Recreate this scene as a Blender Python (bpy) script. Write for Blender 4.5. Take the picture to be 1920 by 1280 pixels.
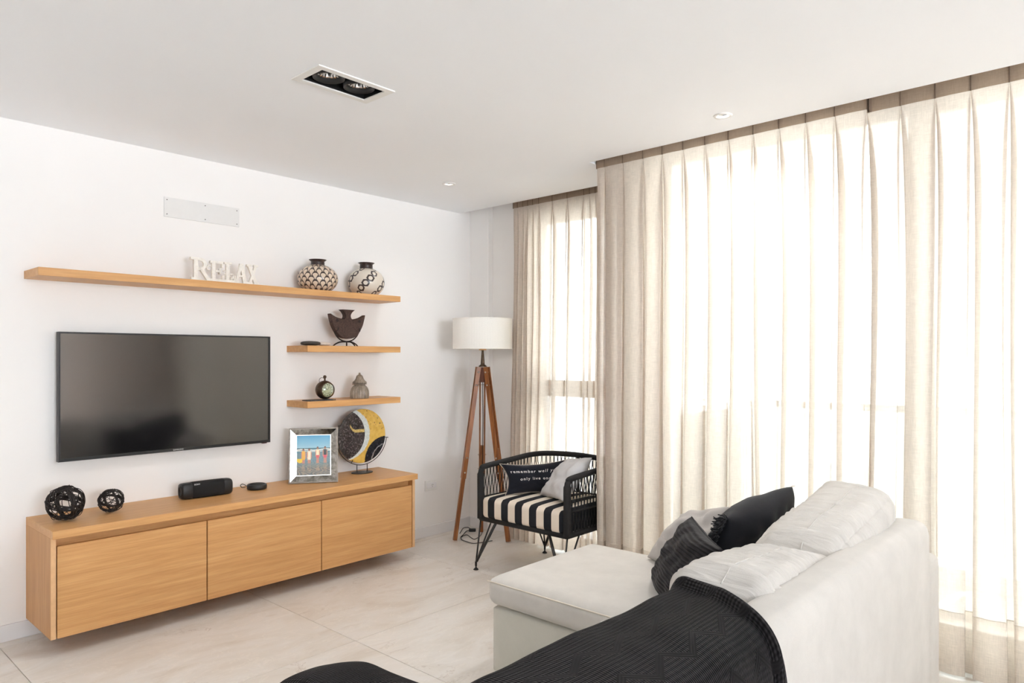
import bpy, bmesh, math, random
import numpy as np
from mathutils import Vector, Matrix, noise
from mathutils.geometry import tessellate_polygon

random.seed(7)
PI = math.pi
for o in list(bpy.data.objects):
    bpy.data.objects.remove(o)
SC = bpy.context.scene
COL = SC.collection

# ------------------------------------------------------------------ camera
TH = math.atan2(1190.0, 1313.0)
cd = bpy.data.cameras.new('camera')
cam = bpy.data.objects.new('camera', cd)
COL.objects.link(cam)
cam.location = (0, 0, 1.41)
cam.rotation_euler = (PI / 2, 0, TH - PI / 2)
cd.sensor_width = 36.0
cd.lens = 36.0 * 1313.0 / 1920.0
cd.shift_y = 30.0 / 1920.0
cd.clip_start = 0.05
SC.camera = cam

# ------------------------------------------------------------------ world, light, exposure
w = bpy.data.worlds.new('sky')
SC.world = w
w.use_nodes = True
bg = w.node_tree.nodes['Background']
bg.inputs['Color'].default_value = (0.86, 0.925, 1.0, 1)
bg.inputs['Strength'].default_value = 10.5


def area(name, loc, rot, sx, sy, energy, col=(1, 1, 1), portal=False):
    l = bpy.data.lights.new(name, 'AREA')
    l.shape = 'RECTANGLE'
    l.size, l.size_y = sx, sy
    l.energy = energy
    l.color = col
    o = bpy.data.objects.new(name, l)
    COL.objects.link(o)
    o.location = loc
    o.rotation_euler = rot
    if portal:
        try:
            l.cycles.is_portal = True
        except Exception:
            pass
    return o


# added fill light in a made-up rear window opening (behind the camera)
area('rear_fill_light', (0.3, -6.75, 1.35), (-PI / 2, 0, PI), 2.8, 2.3, 215, (0.86, 0.925, 1.0))
# high sun in front of the windows: it grazes past the balcony soffit onto the lower half of the sheers
sl = bpy.data.lights.new('sun', 'SUN')
sl.energy = 26.0
sl.angle = 0.05
sl.color = (1.0, 0.97, 0.92)
so_ = bpy.data.objects.new('sun', sl)
COL.objects.link(so_)
so_.rotation_euler = Vector((-0.52, 0.10, -0.85)).to_track_quat('-Z', 'Y').to_euler()
# portals at the openings
area('door_portal', (4.0, 0.9, 1.36), (0, PI / 2, 0), 2.7, 2.8, 1, portal=True)
area('window_portal', (4.42, 3.06, 1.26), (0, PI / 2, 0), 2.5, 0.95, 1, portal=True)

SC.view_settings.view_transform = 'Standard'
SC.view_settings.look = 'None'
SC.view_settings.exposure = 0.4
SC.view_settings.gamma = 1.0
SC.view_settings.use_curve_mapping = False
try:
    cy = SC.cycles
    cy.use_denoising = True
    cy.max_bounces = 14
    cy.diffuse_bounces = 10
    cy.glossy_bounces = 4
    cy.transmission_bounces = 8
    cy.transparent_max_bounces = 24
    cy.sample_clamp_indirect = 8.0
    cy.caustics_reflective = False
    cy.caustics_refractive = False
except Exception:
    pass


# ------------------------------------------------------------------ helpers: colours, materials
def lin(c):
    return tuple(((x / 255.0) / 12.92 if x / 255.0 <= 0.04045 else ((x / 255.0 + 0.055) / 1.055) ** 2.4) for x in c)


def L4(c):
    return lin(c) + (1.0,)


class NT:
    def __init__(self, name):
        self.m = bpy.data.materials.new(name)
        self.m.use_nodes = True
        self.t = self.m.node_tree
        self.p = self.t.nodes['Principled BSDF']
        self.out = self.t.nodes['Material Output']

    def n(self, kind, **kw):
        nd = self.t.nodes.new(kind)
        for k, v in kw.items():
            if k.startswith('i_'):
                nd.inputs[k[2:].replace('_', ' ')].default_value = v
            else:
                setattr(nd, k, v)
        return nd

    def l(self, a, b):
        self.t.links.new(a, b)

    def coord(self, kind='Object', scale=(1, 1, 1), rot=(0, 0, 0)):
        tc = self.n('ShaderNodeTexCoord')
        mp = self.n('ShaderNodeMapping')
        mp.inputs['Scale'].default_value = scale
        mp.inputs['Rotation'].default_value = rot
        self.l(tc.outputs[kind], mp.inputs['Vector'])
        return mp.outputs['Vector']

    def noise(self, vec, scale, detail=4, rough=0.5, dist=0.0):
        nd = self.n('ShaderNodeTexNoise')
        nd.inputs['Scale'].default_value = scale
        nd.inputs['Detail'].default_value = detail
        nd.inputs['Roughness'].default_value = rough
        nd.inputs['Distortion'].default_value = dist
        self.l(vec, nd.inputs['Vector'])
        return nd.outputs['Fac']

    def ramp(self, fac, stops):
        r = self.n('ShaderNodeValToRGB')
        e = r.color_ramp.elements
        while len(e) < len(stops):
            e.new(0.5)
        for i, (p, c) in enumerate(stops):
            e[i].position = p
            e[i].color = c if len(c) == 4 else tuple(c) + (1,)
        self.l(fac, r.inputs['Fac'])
        return r.outputs['Color']

    def math(self, op, a, b=None, c=None):
        nd = self.n('ShaderNodeMath', operation=op)
        for i, v in enumerate((a, b, c)):
            if v is None:
                continue
            if isinstance(v, (int, float)):
                nd.inputs[i].default_value = v
            else:
                self.l(v, nd.inputs[i])
        return nd.outputs[0]

    def mix(self, fac, a, b, mode='MIX'):
        nd = self.n('ShaderNodeMix', data_type='RGBA', blend_type=mode)
        for idx, v in ((0, fac), (6, a), (7, b)):
            if isinstance(v, (int, float)):
                nd.inputs[idx].default_value = v
            elif isinstance(v, tuple):
                nd.inputs[idx].default_value = v if len(v) == 4 else v + (1,)
            else:
                self.l(v, nd.inputs[idx])
        return nd.outputs[2]

    def bump(self, h, strength=0.2, dist=0.01):
        b = self.n('ShaderNodeBump')
        b.inputs['Strength'].default_value = strength
        b.inputs['Distance'].default_value = dist
        self.l(h, b.inputs['Height'])
        self.l(b.outputs['Normal'], self.p.inputs['Normal'])

    def base(self, c):
        if isinstance(c, tuple):
            self.p.inputs['Base Color'].default_value = c if len(c) == 4 else c + (1,)
        else:
            self.l(c, self.p.inputs['Base Color'])

    def set(self, **kw):
        for k, v in kw.items():
            self.p.inputs[k.replace('_', ' ')].default_value = v


def plain(name, rgb, rough=0.5, metal=0.0, spec=0.5, var=0.04, vscale=30.0, bump=0.0, bscale=200.0, bdist=0.002):
    t = NT(name)
    v = t.coord('Object')
    nz = t.noise(v, vscale, 4)
    c = lin(rgb)
    lo = tuple(max(0, x * (1 - var)) for x in c)
    hi = tuple(min(1, x * (1 + var)) for x in c)
    t.base(t.ramp(nz, [(0.3, lo), (0.7, hi)]))
    t.set(Roughness=rough, Metallic=metal, Specular_IOR_Level=spec)
    if bump:
        t.bump(t.noise(v, bscale, 3), bump, bdist)
    return t.m


def wood(name, a, b, c, axis=0, scale=1.0, rough=0.42):
    t = NT(name)
    s = [14.0, 14.0, 14.0]
    s[axis] = 0.75
    v = t.coord('Object', tuple(x * scale for x in s))
    n1 = t.noise(v, 3.2, 7, 0.62, 0.35)
    s2 = [95.0, 95.0, 95.0]
    s2[axis] = 2.4
    v2 = t.coord('Object', tuple(x * scale for x in s2))
    n2 = t.noise(v2, 2.0, 4, 0.7)
    col = t.ramp(n1, [(0.28, lin(a)), (0.5, lin(b)), (0.72, lin(c))])
    dk = t.ramp(n2, [(0.35, (0.72, 0.68, 0.62)), (0.62, (1, 1, 1))])
    t.base(t.mix(0.42, col, dk, 'MULTIPLY'))
    t.set(Roughness=rough, Specular_IOR_Level=0.4)
    t.bump(n2, 0.08, 0.001)
    return t.m


def vcol(name, rough=0.4, metal=0.0, spec=0.5, coat=0.0, bump=0.0, bscale=300):
    t = NT(name)
    a = t.n('ShaderNodeVertexColor', layer_name='Col')
    t.base(a.outputs['Color'])
    t.set(Roughness=rough, Metallic=metal, Specular_IOR_Level=spec, Coat_Weight=coat)
    if bump:
        t.bump(t.noise(t.coord('Object'), bscale, 3), bump, 0.002)
    return t.m


def fabric(name, rgb, weave=900.0, var=0.05, bump=0.25, rough=0.9, sheen=0.15):
    t = NT(name)
    v = t.coord('Object')
    nz = t.noise(v, 9.0, 5, 0.6)
    c = lin(rgb)
    col = t.ramp(nz, [(0.3, tuple(x * (1 - var) for x in c)), (0.7, tuple(min(1, x * (1 + var)) for x in c))])
    fine = t.noise(v, weave, 2, 0.6)
    fc = t.ramp(fine, [(0.3, (0.86, 0.86, 0.86)), (0.7, (1, 1, 1))])
    t.base(t.mix(0.6, col, fc, 'MULTIPLY'))
    t.set(Roughness=rough, Specular_IOR_Level=0.15, Sheen_Weight=sheen)
    mid = t.noise(v, 24.0, 4, 0.6)
    t.bump(t.math('ADD', t.math('MULTIPLY', fine, 0.35), mid), bump, 0.004)
    return t.m


M = {}
M['wall'] = plain('wall_paint', (237, 235, 233), 0.85, var=0.008, vscale=2.0, bump=0.05, bscale=350)
M['ceil'] = plain('ceiling_paint', (243, 245, 248), 0.9, var=0.006, vscale=2.0, bump=0.03, bscale=350)
M['trimw'] = plain('white_trim', (229, 228, 229), 0.45, var=0.01, vscale=3)
M['plastic_w'] = plain('white_plastic', (232, 231, 228), 0.4, var=0.01)
M['plate_gray'] = plain('painted_plate', (224, 223, 221), 0.6, var=0.01)
M['oak_x'] = wood('oak_along', (201, 149, 94), (211, 160, 104), (219, 171, 116), 0)
M['oak_z'] = wood('oak_upright', (186, 133, 80), (200, 148, 92), (210, 160, 104), 2)
M['oak_y'] = wood('oak_depth', (190, 138, 86), (203, 151, 96), (212, 162, 107), 1)
M['oak_end'] = plain('oak_edge', (219, 176, 130), 0.5, var=0.06, vscale=40)
M['teak'] = wood('teak_leg', (112, 66, 38), (146, 91, 52), (176, 117, 70), 2, 1.6, 0.35)
M['teak_dark'] = wood('dark_hub_wood', (86, 50, 36), (104, 62, 46), (120, 76, 56), 2, 2.0, 0.4)
M['black'] = plain('black_plastic', (26, 26, 27), 0.42, var=0.1)
M['black_soft'] = plain('black_mesh_cloth', (17, 17, 18), 0.85, var=0.2, vscale=400, bump=0.3, bscale=1500)
M['blackmetal'] = plain('black_metal', (28, 27, 28), 0.38, spec=0.5, var=0.1)
M['cordblack'] = plain('black_rope', (24, 23, 24), 0.8, var=0.25, vscale=300, bump=0.5, bscale=900)
M['gasket'] = plain('dark_gap', (40, 26, 16), 0.8)
M['chrome'] = plain('chrome', (225, 224, 222), 0.12, metal=1.0, var=0.02)
M['nickel'] = plain('nickel_bolt', (205, 200, 192), 0.28, metal=1.0, var=0.03)
M['pewter'] = plain('pewter', (128, 120, 112), 0.4, metal=0.7, var=0.1, vscale=60)
M['bronze'] = plain('aged_bronze', (92, 76, 62), 0.38, metal=0.85, var=0.25, vscale=60)
M['brownclay'] = plain('brown_clay', (50, 34, 30), 0.35, var=0.15, vscale=40)
M['rust'] = plain('rusty_iron', (74, 55, 48), 0.75, metal=0.2, var=0.4, vscale=90, bump=0.7, bscale=140, bdist=0.004)
M['iron'] = plain('dark_iron', (42, 32, 29), 0.6, metal=0.4, var=0.3, vscale=120, bump=0.3, bscale=200)
M['slate'] = plain('dark_slate', (66, 62, 60), 0.6, var=0.35, vscale=60, bump=0.8, bscale=90, bdist=0.004)
M['stone_d'] = plain('dark_pebble', (58, 53, 48), 0.55, var=0.25, vscale=60, bump=0.2, bscale=120)
M['stone_w'] = plain('pale_pebble', (214, 204, 194), 0.6, var=0.08, vscale=50)
M['white_wood'] = plain('distressed_white', (236, 232, 224), 0.7, var=0.07, vscale=70, bump=0.3, bscale=220)
M['shade'] = plain('lamp_shade_cloth', (238, 236, 230), 0.9, var=0.015, vscale=120)
M['wire'] = plain('dark_wicker', (30, 22, 20), 0.6, var=0.3, vscale=200)
M['alu'] = plain('window_frame', (232, 233, 235), 0.4, var=0.02)
M['balcony'] = plain('balcony_stone', (232, 230, 226), 0.8, var=0.06, vscale=8)
M['render_w'] = plain('facade_render', (226, 220, 210), 0.9, var=0.04, vscale=1.2)
M['darkpane'] = plain('far_window_glass', (188, 190, 190), 0.15, var=0.05)
M['rubber'] = plain('rubber_foot', (22, 22, 22), 0.7)
M['white_print'] = plain('white_print', (236, 234, 230), 0.8, var=0.02)
M['logo'] = plain('silver_print', (214, 214, 214), 0.4, var=0.01)
M['redled'] = plain('dark_red_plastic', (70, 14, 18), 0.3)
M['sofa'] = fabric('ivory_sofa_cloth', (204, 200, 194), 700, 0.055, 0.22, 0.92, 0.25)


def gathered_mat():
    m = M['sofa'].copy()
    m.name = 'ivory_gathered_cloth'
    nt = m.node_tree
    bmp = [n for n in nt.nodes if n.type == 'BUMP'][0]
    tc = nt.nodes.new('ShaderNodeTexCoord')
    mp = nt.nodes.new('ShaderNodeMapping')
    mp.inputs['Scale'].default_value = (30, 3.2, 3.2)
    nz = nt.nodes.new('ShaderNodeTexNoise')
    nz.inputs['Scale'].default_value = 1.0
    nz.inputs['Detail'].default_value = 5
    nz.inputs['Roughness'].default_value = 0.55
    nz.inputs['Distortion'].default_value = 0.9
    nt.links.new(tc.outputs['Object'], mp.inputs['Vector'])
    nt.links.new(mp.outputs['Vector'], nz.inputs['Vector'])
    nt.links.new(nz.outputs['Fac'], bmp.inputs['Height'])
    bmp.inputs['Strength'].default_value = 0.55
    bmp.inputs['Distance'].default_value = 0.03
    return m


M['gathered'] = gathered_mat()
M['sofa_base'] = fabric('pale_base_cloth', (201, 199, 189), 700, 0.03, 0.18, 0.92, 0.2)
M['pipe'] = fabric('ivory_piping', (224, 215, 200), 900, 0.04, 0.2)
M['gray_linen'] = fabric('gray_linen', (180, 175, 171), 1100, 0.05, 0.3)
M['gray_velvet'] = fabric('light_gray_cloth', (198, 197, 198), 1100, 0.05, 0.3)
M['ink'] = fabric('ink_cotton', (31, 32, 37), 1000, 0.1, 0.25)
M['ink_chair'] = fabric('navy_black_cotton', (28, 30, 38), 1400, 0.15, 0.35)
M['tag'] = fabric('cream_tape', (214, 203, 192), 1500, 0.04, 0.2)
M['cream_back'] = fabric('cream_backing', (196, 184, 168), 1500, 0.05, 0.2)


def tile_mat():
    t = NT('marble_look_tile')
    tc = t.n('ShaderNodeTexCoord')
    oi = t.n('ShaderNodeObjectInfo')
    geo = t.n('ShaderNodeNewGeometry')
    add = t.n('ShaderNodeVectorMath', operation='ADD')
    sc = t.n('ShaderNodeVectorMath', operation='SCALE')
    sc.inputs['Scale'].default_value = 37.0
    cmb = t.n('ShaderNodeCombineXYZ')
    t.l(oi.outputs['Random'], cmb.inputs[0])
    t.l(oi.outputs['Random'], cmb.inputs[1])
    t.l(cmb.outputs[0], sc.inputs[0])
    t.l(tc.outputs['Object'], add.inputs[0])
    t.l(sc.outputs[0], add.inputs[1])
    mp = t.n('ShaderNodeMapping')
    mp.inputs['Rotation'].default_value = (0, 0, 0.5)
    mp.inputs['Scale'].default_value = (1.0, 2.4, 1.0)
    t.l(add.outputs[0], mp.inputs['Vector'])
    v = mp.outputs['Vector']
    n1 = t.noise(v, 1.7, 8, 0.62, 1.1)
    col = t.ramp(n1, [(0.25, lin((199, 189, 178))), (0.45, lin((215, 209, 201))), (0.6, lin((222, 218, 213))), (0.8, lin((204, 194, 182)))])
    n2 = t.noise(v, 2.6, 9, 0.6, 2.2)
    vein = t.ramp(n2, [(0.485, (0, 0, 0)), (0.5, (1, 1, 1)), (0.515, (0, 0, 0))])
    col = t.mix(t.math('MULTIPLY', vein, 0.45), col, lin((236, 230, 222)))
    n3 = t.noise(v, 1.3, 9, 0.65, 1.6)
    dv = t.ramp(n3, [(0.612, (0, 0, 0)), (0.62, (1, 1, 1)), (0.628, (0, 0, 0))])
    col = t.mix(t.math('MULTIPLY', dv, 0.5), col, lin((150, 128, 108)))
    t.base(col)
    rr = t.ramp(n1, [(0.3, (0.3, 0.3, 0.3)), (0.7, (0.4, 0.4, 0.4))])
    t.l(rr, t.p.inputs['Roughness'])
    t.set(Specular_IOR_Level=0.5)
    return t.m


M['tile'] = tile_mat()
M['grout'] = plain('grout', (170, 160, 148), 0.9)


def curtain_mat(name, rgb, clear=0.26, transl=0.5):
    t = NT(name)
    v = t.coord('Object', (1, 1, 0.05))
    slub = t.noise(v, 420.0, 3, 0.7)
    v2 = t.coord('Object', (0.05, 0.05, 1))
    slub2 = t.noise(v2, 420.0, 3, 0.7)
    s = t.math('MULTIPLY', t.math('ADD', slub, slub2), 0.5)
    c = lin(rgb)
    col = t.ramp(s, [(0.38, tuple(x * 0.93 for x in c)), (0.62, tuple(min(1, x * 1.06) for x in c))])
    d = t.n('ShaderNodeBsdfDiffuse')
    tr = t.n('ShaderNodeBsdfTranslucent')
    tp = t.n('ShaderNodeBsdfTransparent')
    t.l(col, d.inputs['Color'])
    t.l(col, tr.inputs['Color'])
    m1 = t.n('ShaderNodeMixShader')
    m1.inputs[0].default_value = transl
    t.l(d.outputs[0], m1.inputs[1])
    t.l(tr.outputs[0], m1.inputs[2])
    m2 = t.n('ShaderNodeMixShader')
    f = t.ramp(s, [(0.38, (clear + 0.05,) * 3), (0.62, (clear - 0.05,) * 3)])
    t.l(f, m2.inputs[0])
    t.l(m1.outputs[0], m2.inputs[1])
    t.l(tp.outputs[0], m2.inputs[2])
    t.l(m2.outputs[0], t.out.inputs['Surface'])
    return t.m


M['curtain'] = curtain_mat('linen_sheer', (223, 212, 201), 0.09, 0.5)
M['curtain_pleat_shaded'] = curtain_mat('linen_pinch_shaded', (128, 110, 96), 0.03, 0.2)
M['curtain_hem'] = curtain_mat('linen_hem', (229, 220, 211), 0.45, 0.66)
M['curtain_tape_shaded'] = curtain_mat('linen_header_shaded', (166, 147, 129), 0.06, 0.3)  # darkened to carry the shade of the ceiling pocket


def pane_mat(name, tint=(0.96, 0.98, 0.97)):
    t = NT(name)
    tp = t.n('ShaderNodeBsdfTransparent')
    tp.inputs['Color'].default_value = tint + (1,)
    gl = t.n('ShaderNodeBsdfGlossy')
    gl.inputs['Roughness'].default_value = 0.02
    fr = t.n('ShaderNodeFresnel')
    fr.inputs['IOR'].default_value = 1.5
    m = t.n('ShaderNodeMixShader')
    t.l(fr.outputs[0], m.inputs[0])
    t.l(tp.outputs[0], m.inputs[1])
    t.l(gl.outputs[0], m.inputs[2])
    t.l(m.outputs[0], t.out.inputs['Surface'])
    return t.m


M['pane'] = pane_mat('window_pane')


def screen_mat():
    t = NT('tv_screen_glass')
    t.base(lin((14, 14, 16)))
    t.set(Roughness=0.1, Specular_IOR_Level=1.0, IOR=1.65)
    return t.m


M['screen'] = screen_mat()


def stripes_mat():
    t = NT('striped_canvas')
    tc = t.n('ShaderNodeTexCoord')
    sx = t.n('ShaderNodeSeparateXYZ')
    t.l(tc.outputs['Object'], sx.inputs[0])
    y = t.math('DIVIDE', t.math('SUBTRACT', 0.3445, sx.outputs['Y']), 0.1195)
    fr = t.math('FRACT', y)
    blk = t.math('GREATER_THAN', fr, 0.5)
    fine = t.noise(tc.outputs['Object'], 1200, 2)
    wcol = t.ramp(fine, [(0.3, lin((218, 206, 190))), (0.7, lin((232, 222, 208)))])
    t.base(t.mix(blk, wcol, lin((40, 42, 46))))
    t.set(Roughness=0.9, Specular_IOR_Level=0.15)
    t.bump(fine, 0.2, 0.001)
    return t.m


M['stripes'] = stripes_mat()


def throw_mat():
    t = NT('black_waffle_knit')
    uv = t.n('ShaderNodeUVMap', uv_map='UVMap')
    s = t.n('ShaderNodeSeparateXYZ')
    t.l(uv.outputs['UV'], s.inputs[0])
    U, V = s.outputs['X'], s.outputs['Y']
    tri = t.math('PINGPONG', U, 0.08)
    wv = t.math('ADD', V, t.math('MULTIPLY', tri, 0.62))
    band = t.math('FRACT', t.math('DIVIDE', wv, 0.12))
    isdot = t.math('GREATER_THAN', band, 0.2)
    k = 2 * PI / 0.0145
    a = t.math('SINE', t.math('MULTIPLY', t.math('ADD', U, t.math('MULTIPLY', V, 0.6)), k))
    b = t.math('SINE', t.math('MULTIPLY', t.math('SUBTRACT', U, t.math('MULTIPLY', V, 0.6)), k))
    dots = t.math('MULTIPLY', a, b)
    lines = t.math('ADD', t.math('MULTIPLY', t.math('SINE', t.math('MULTIPLY', wv, 2 * PI / 0.0092)), 0.16), 0.1)
    h = t.math('ADD', t.math('MULTIPLY', dots, isdot), t.math('MULTIPLY', lines, t.math('SUBTRACT', 1.0, isdot)))
    hh = t.math('ADD', t.math('MULTIPLY', h, 0.5), 0.5)
    fuzz = t.noise(uv.outputs['UV'], 160, 3)
    col = t.ramp(hh, [(0.12, lin((5, 4, 5))), (0.55, lin((21, 19, 20))), (0.9, lin((38, 35, 37)))])
    col = t.mix(0.5, col, t.ramp(fuzz, [(0.3, (0.6, 0.6, 0.6)), (0.7, (1.1, 1.1, 1.1))]), 'MULTIPLY')
    t.base(col)
    t.set(Roughness=0.95, Specular_IOR_Level=0.12, Sheen_Weight=0.06)
    t.bump(hh, 0.8, 0.004)
    return t.m


M['throw'] = throw_mat()


def ribbed_mat():
    t = NT('black_ribbed_cotton')
    uv = t.n('ShaderNodeUVMap', uv_map='UVMap')
    s = t.n('ShaderNodeSeparateXYZ')
    t.l(uv.outputs['UV'], s.inputs[0])
    nz = t.noise(uv.outputs['UV'], 5.0, 3)
    ph = t.math('ADD', t.math('MULTIPLY', s.outputs['Y'], 2 * PI * 21), t.math('MULTIPLY', nz, 5.0))
    r = t.math('ADD', t.math('MULTIPLY', t.math('SINE', ph), 0.5), 0.5)
    t.base(t.ramp(r, [(0.1, lin((20, 19, 21))), (0.8, lin((42, 40, 42)))]))
    t.set(Roughness=0.9, Specular_IOR_Level=0.15, Sheen_Weight=0.1)
    t.bump(r, 0.7, 0.006)
    return t.m


M['ribbed'] = ribbed_mat()


def ribbed_jar_mat():
    t = NT('weathered_glaze')
    v = t.coord('Object', (1, 1, 0.22))
    n1 = t.noise(v, 70, 6, 0.7, 0.6)
    t.base(t.ramp(n1, [(0.25, lin((92, 80, 68))), (0.5, lin((140, 126, 110))), (0.75, lin((186, 174, 160)))]))
    t.set(Roughness=0.35, Specular_IOR_Level=0.5)
    t.bump(n1, 0.5, 0.004)
    return t.m


M['jar'] = ribbed_jar_mat()
M['vase_print'] = vcol('painted_clay', 0.32, coat=0.1)
M['photo'] = vcol('glossy_photo', 0.25, coat=0.3)
M['art_glass'] = vcol('fused_glass', 0.22, coat=0.4, bump=0.5, bscale=120)
M['dial'] = vcol('clock_dial', 0.3)


def mirror_mat():
    t = NT('antiqued_mirror')
    v = t.coord('Object')
    n1 = t.noise(v, 35, 6, 0.7, 0.5)
    t.base(t.ramp(n1, [(0.3, lin((84, 78, 70))), (0.46, lin((138, 132, 124))), (0.62, lin((172, 168, 160)))]))
    t.set(Metallic=1.0, Roughness=0.07)
    return t.m


M['mirror'] = mirror_mat()


def lens_mat():
    t = NT('magnifier_glass')
    gl = t.n('ShaderNodeBsdfGlossy')
    gl.inputs['Roughness'].default_value = 0.05
    gl.inputs['Color'].default_value = (0.85, 0.95, 0.95, 1)
    tp = t.n('ShaderNodeBsdfTransparent')
    tp.inputs['Color'].default_value = (0.9, 0.95, 0.92, 1)
    lw = t.n('ShaderNodeLayerWeight')
    lw.inputs['Blend'].default_value = 0.35
    m = t.n('ShaderNodeMixShader')
    t.l(t.math('ADD', t.math('MULTIPLY', lw.outputs['Facing'], 0.7), 0.16), m.inputs[0])
    t.l(tp.outputs[0], m.inputs[1])
    t.l(gl.outputs[0], m.inputs[2])
    t.l(m.outputs[0], t.out.inputs['Surface'])
    return t.m


M['lens'] = lens_mat()


# ------------------------------------------------------------------ helpers: objects
def link(name, me, mat, parent=None, smooth=False, loc=None):
    if mat is not None and len(me.materials) == 0:
        me.materials.append(mat)
    o = bpy.data.objects.new(name, me)
    COL.objects.link(o)
    if parent is not None:
        o.parent = parent
    if loc:
        o.location = loc
    if smooth:
        me.polygons.foreach_set('use_smooth', [True] * len(me.polygons))
        me.update()
    return o


def obj(name, bm, mat, parent=None, smooth=False, loc=None, recalc=True):
    if recalc:
        bmesh.ops.recalc_face_normals(bm, faces=bm.faces)
    me = bpy.data.meshes.new(name)
    bm.to_mesh(me)
    bm.free()
    return link(name, me, mat, parent, smooth, loc)


def tag(o, label, cat, group=None):
    o['label'] = label
    o['category'] = cat
    if group:
        o['group'] = group
    return o


def thing(name, label, cat, loc=(0, 0, 0), rotz=0.0, group=None):
    o = bpy.data.objects.new(name, None)
    o.empty_display_size = 0.05
    COL.objects.link(o)
    o.location = loc
    o.rotation_euler = (0, 0, rotz)
    return tag(o, label, cat, group)


def struct(o):
    o['kind'] = 'structure'
    return o


def box(bm, x0, x1, y0, y1, z0, z1, bev=0.0, seg=2):
    vs = [bm.verts.new((x, y, z)) for x in (x0, x1) for y in (y0, y1) for z in (z0, z1)]
    fs = [(0, 1, 3, 2), (4, 6, 7, 5), (0, 4, 5, 1), (2, 3, 7, 6), (0, 2, 6, 4), (1, 5, 7, 3)]
    faces = [bm.faces.new([vs[i] for i in f]) for f in fs]
    if bev > 0:
        ed = list({e for f in faces for e in f.edges})
        bmesh.ops.bevel(bm, geom=ed, offset=bev, segments=seg, affect='EDGES', profile=0.5)
    return vs


def boxobj(name, b, mat, parent=None, bev=0.0, seg=2):
    bm = bmesh.new()
    box(bm, *b, bev=bev, seg=seg)
    return obj(name, bm, mat, parent)


def frame_of(d):
    d = Vector(d).normalized()
    a = Vector((0, 0, 1)) if abs(d.z) < 0.9 else Vector((1, 0, 0))
    u = d.cross(a).normalized()
    return u, d.cross(u).normalized()


def tube(bm, pts, r, seg=8, closed=False, caps=True, flat=1.0):
    pts = [Vector(p) for p in pts]
    n = len(pts)
    rs = r if isinstance(r, (list, tuple)) else [r] * n
    rings = []
    pu = None
    for i, p in enumerate(pts):
        if closed:
            d = pts[(i + 1) % n] - pts[i - 1]
        else:
            d = pts[min(i + 1, n - 1)] - pts[max(i - 1, 0)]
        if d.length < 1e-9:
            d = Vector((0, 0, 1))
        d.normalize()
        if pu is None:
            u, v = frame_of(d)
        else:
            u = (pu - d * pu.dot(d))
            if u.length < 1e-6:
                u, v = frame_of(d)
            u.normalize()
            v = d.cross(u).normalized()
        pu = u
        rings.append([bm.verts.new(p + (u * math.cos(2 * PI * k / seg) + v * math.sin(2 * PI * k / seg) * flat) * rs[i]) for k in range(seg)])
    m = n if closed else n - 1
    for i in range(m):
        a, b = rings[i], rings[(i + 1) % n]
        for k in range(seg):
            bm.faces.new((a[k], a[(k + 1) % seg], b[(k + 1) % seg], b[k]))
    if caps and not closed:
        bm.faces.new(rings[0][::-1])
        bm.faces.new(rings[-1])


def smooth_path(pts, n=8, closed=False):
    P = [Vector(p) for p in pts]
    out = []
    N = len(P)
    rng = range(N if closed else N - 1)
    for i in rng:
        p0 = P[i - 1] if (closed or i > 0) else P[i] * 2 - P[i + 1]
        p1 = P[i]
        p2 = P[(i + 1) % N]
        p3 = P[(i + 2) % N] if (closed or i + 2 < N) else p2 * 2 - p1
        for k in range(n):
            t = k / n
            out.append(0.5 * ((2 * p1) + (p2 - p0) * t + (2 * p0 - 5 * p1 + 4 * p2 - p3) * t * t + (3 * p1 - p0 - 3 * p2 + p3) * t ** 3))
    if not closed:
        out.append(P[-1])
    return out


def lathe(bm, prof, seg=32, cap0=True, cap1=True, c=(0, 0, 0), rfun=None):
    rings = []
    for (r, z) in prof:
        ring = []
        for k in range(seg):
            a = 2 * PI * k / seg
            rr = r * (rfun(a, z) if rfun else 1.0)
            ring.append(bm.verts.new((c[0] + rr * math.cos(a), c[1] + rr * math.sin(a), c[2] + z)))
        rings.append(ring)
    for a, b in zip(rings, rings[1:]):
        for k in range(seg):
            bm.faces.new((a[k], a[(k + 1) % seg], b[(k + 1) % seg], b[k]))
    if cap0:
        bm.faces.new(rings[0][::-1])
    if cap1:
        bm.faces.new(rings[-1])


def sphere(bm, c, r, u=12, v=8, sc=(1, 1, 1)):
    m = Matrix.Translation(Vector(c)) @ Matrix.Diagonal((sc[0] * r, sc[1] * r, sc[2] * r, 1))
    bmesh.ops.create_uvsphere(bm, u_segments=u, v_segments=v, radius=1.0, matrix=m)


def prism(bm, poly, d0, d1, axis='y'):
    """poly of (a, b) in the plane, extruded along axis from d0 to d1"""
    def P(a, b, d):
        return {'y': (a, d, b), 'x': (d, a, b), 'z': (a, b, d)}[axis]
    f = [bm.verts.new(P(a, b, d0)) for a, b in poly]
    g = [bm.verts.new(P(a, b, d1)) for a, b in poly]
    bm.faces.new(f)
    bm.faces.new(g[::-1])
    n = len(poly)
    for i in range(n):
        bm.faces.new((f[i], g[i], g[(i + 1) % n], f[(i + 1) % n]))


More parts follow.
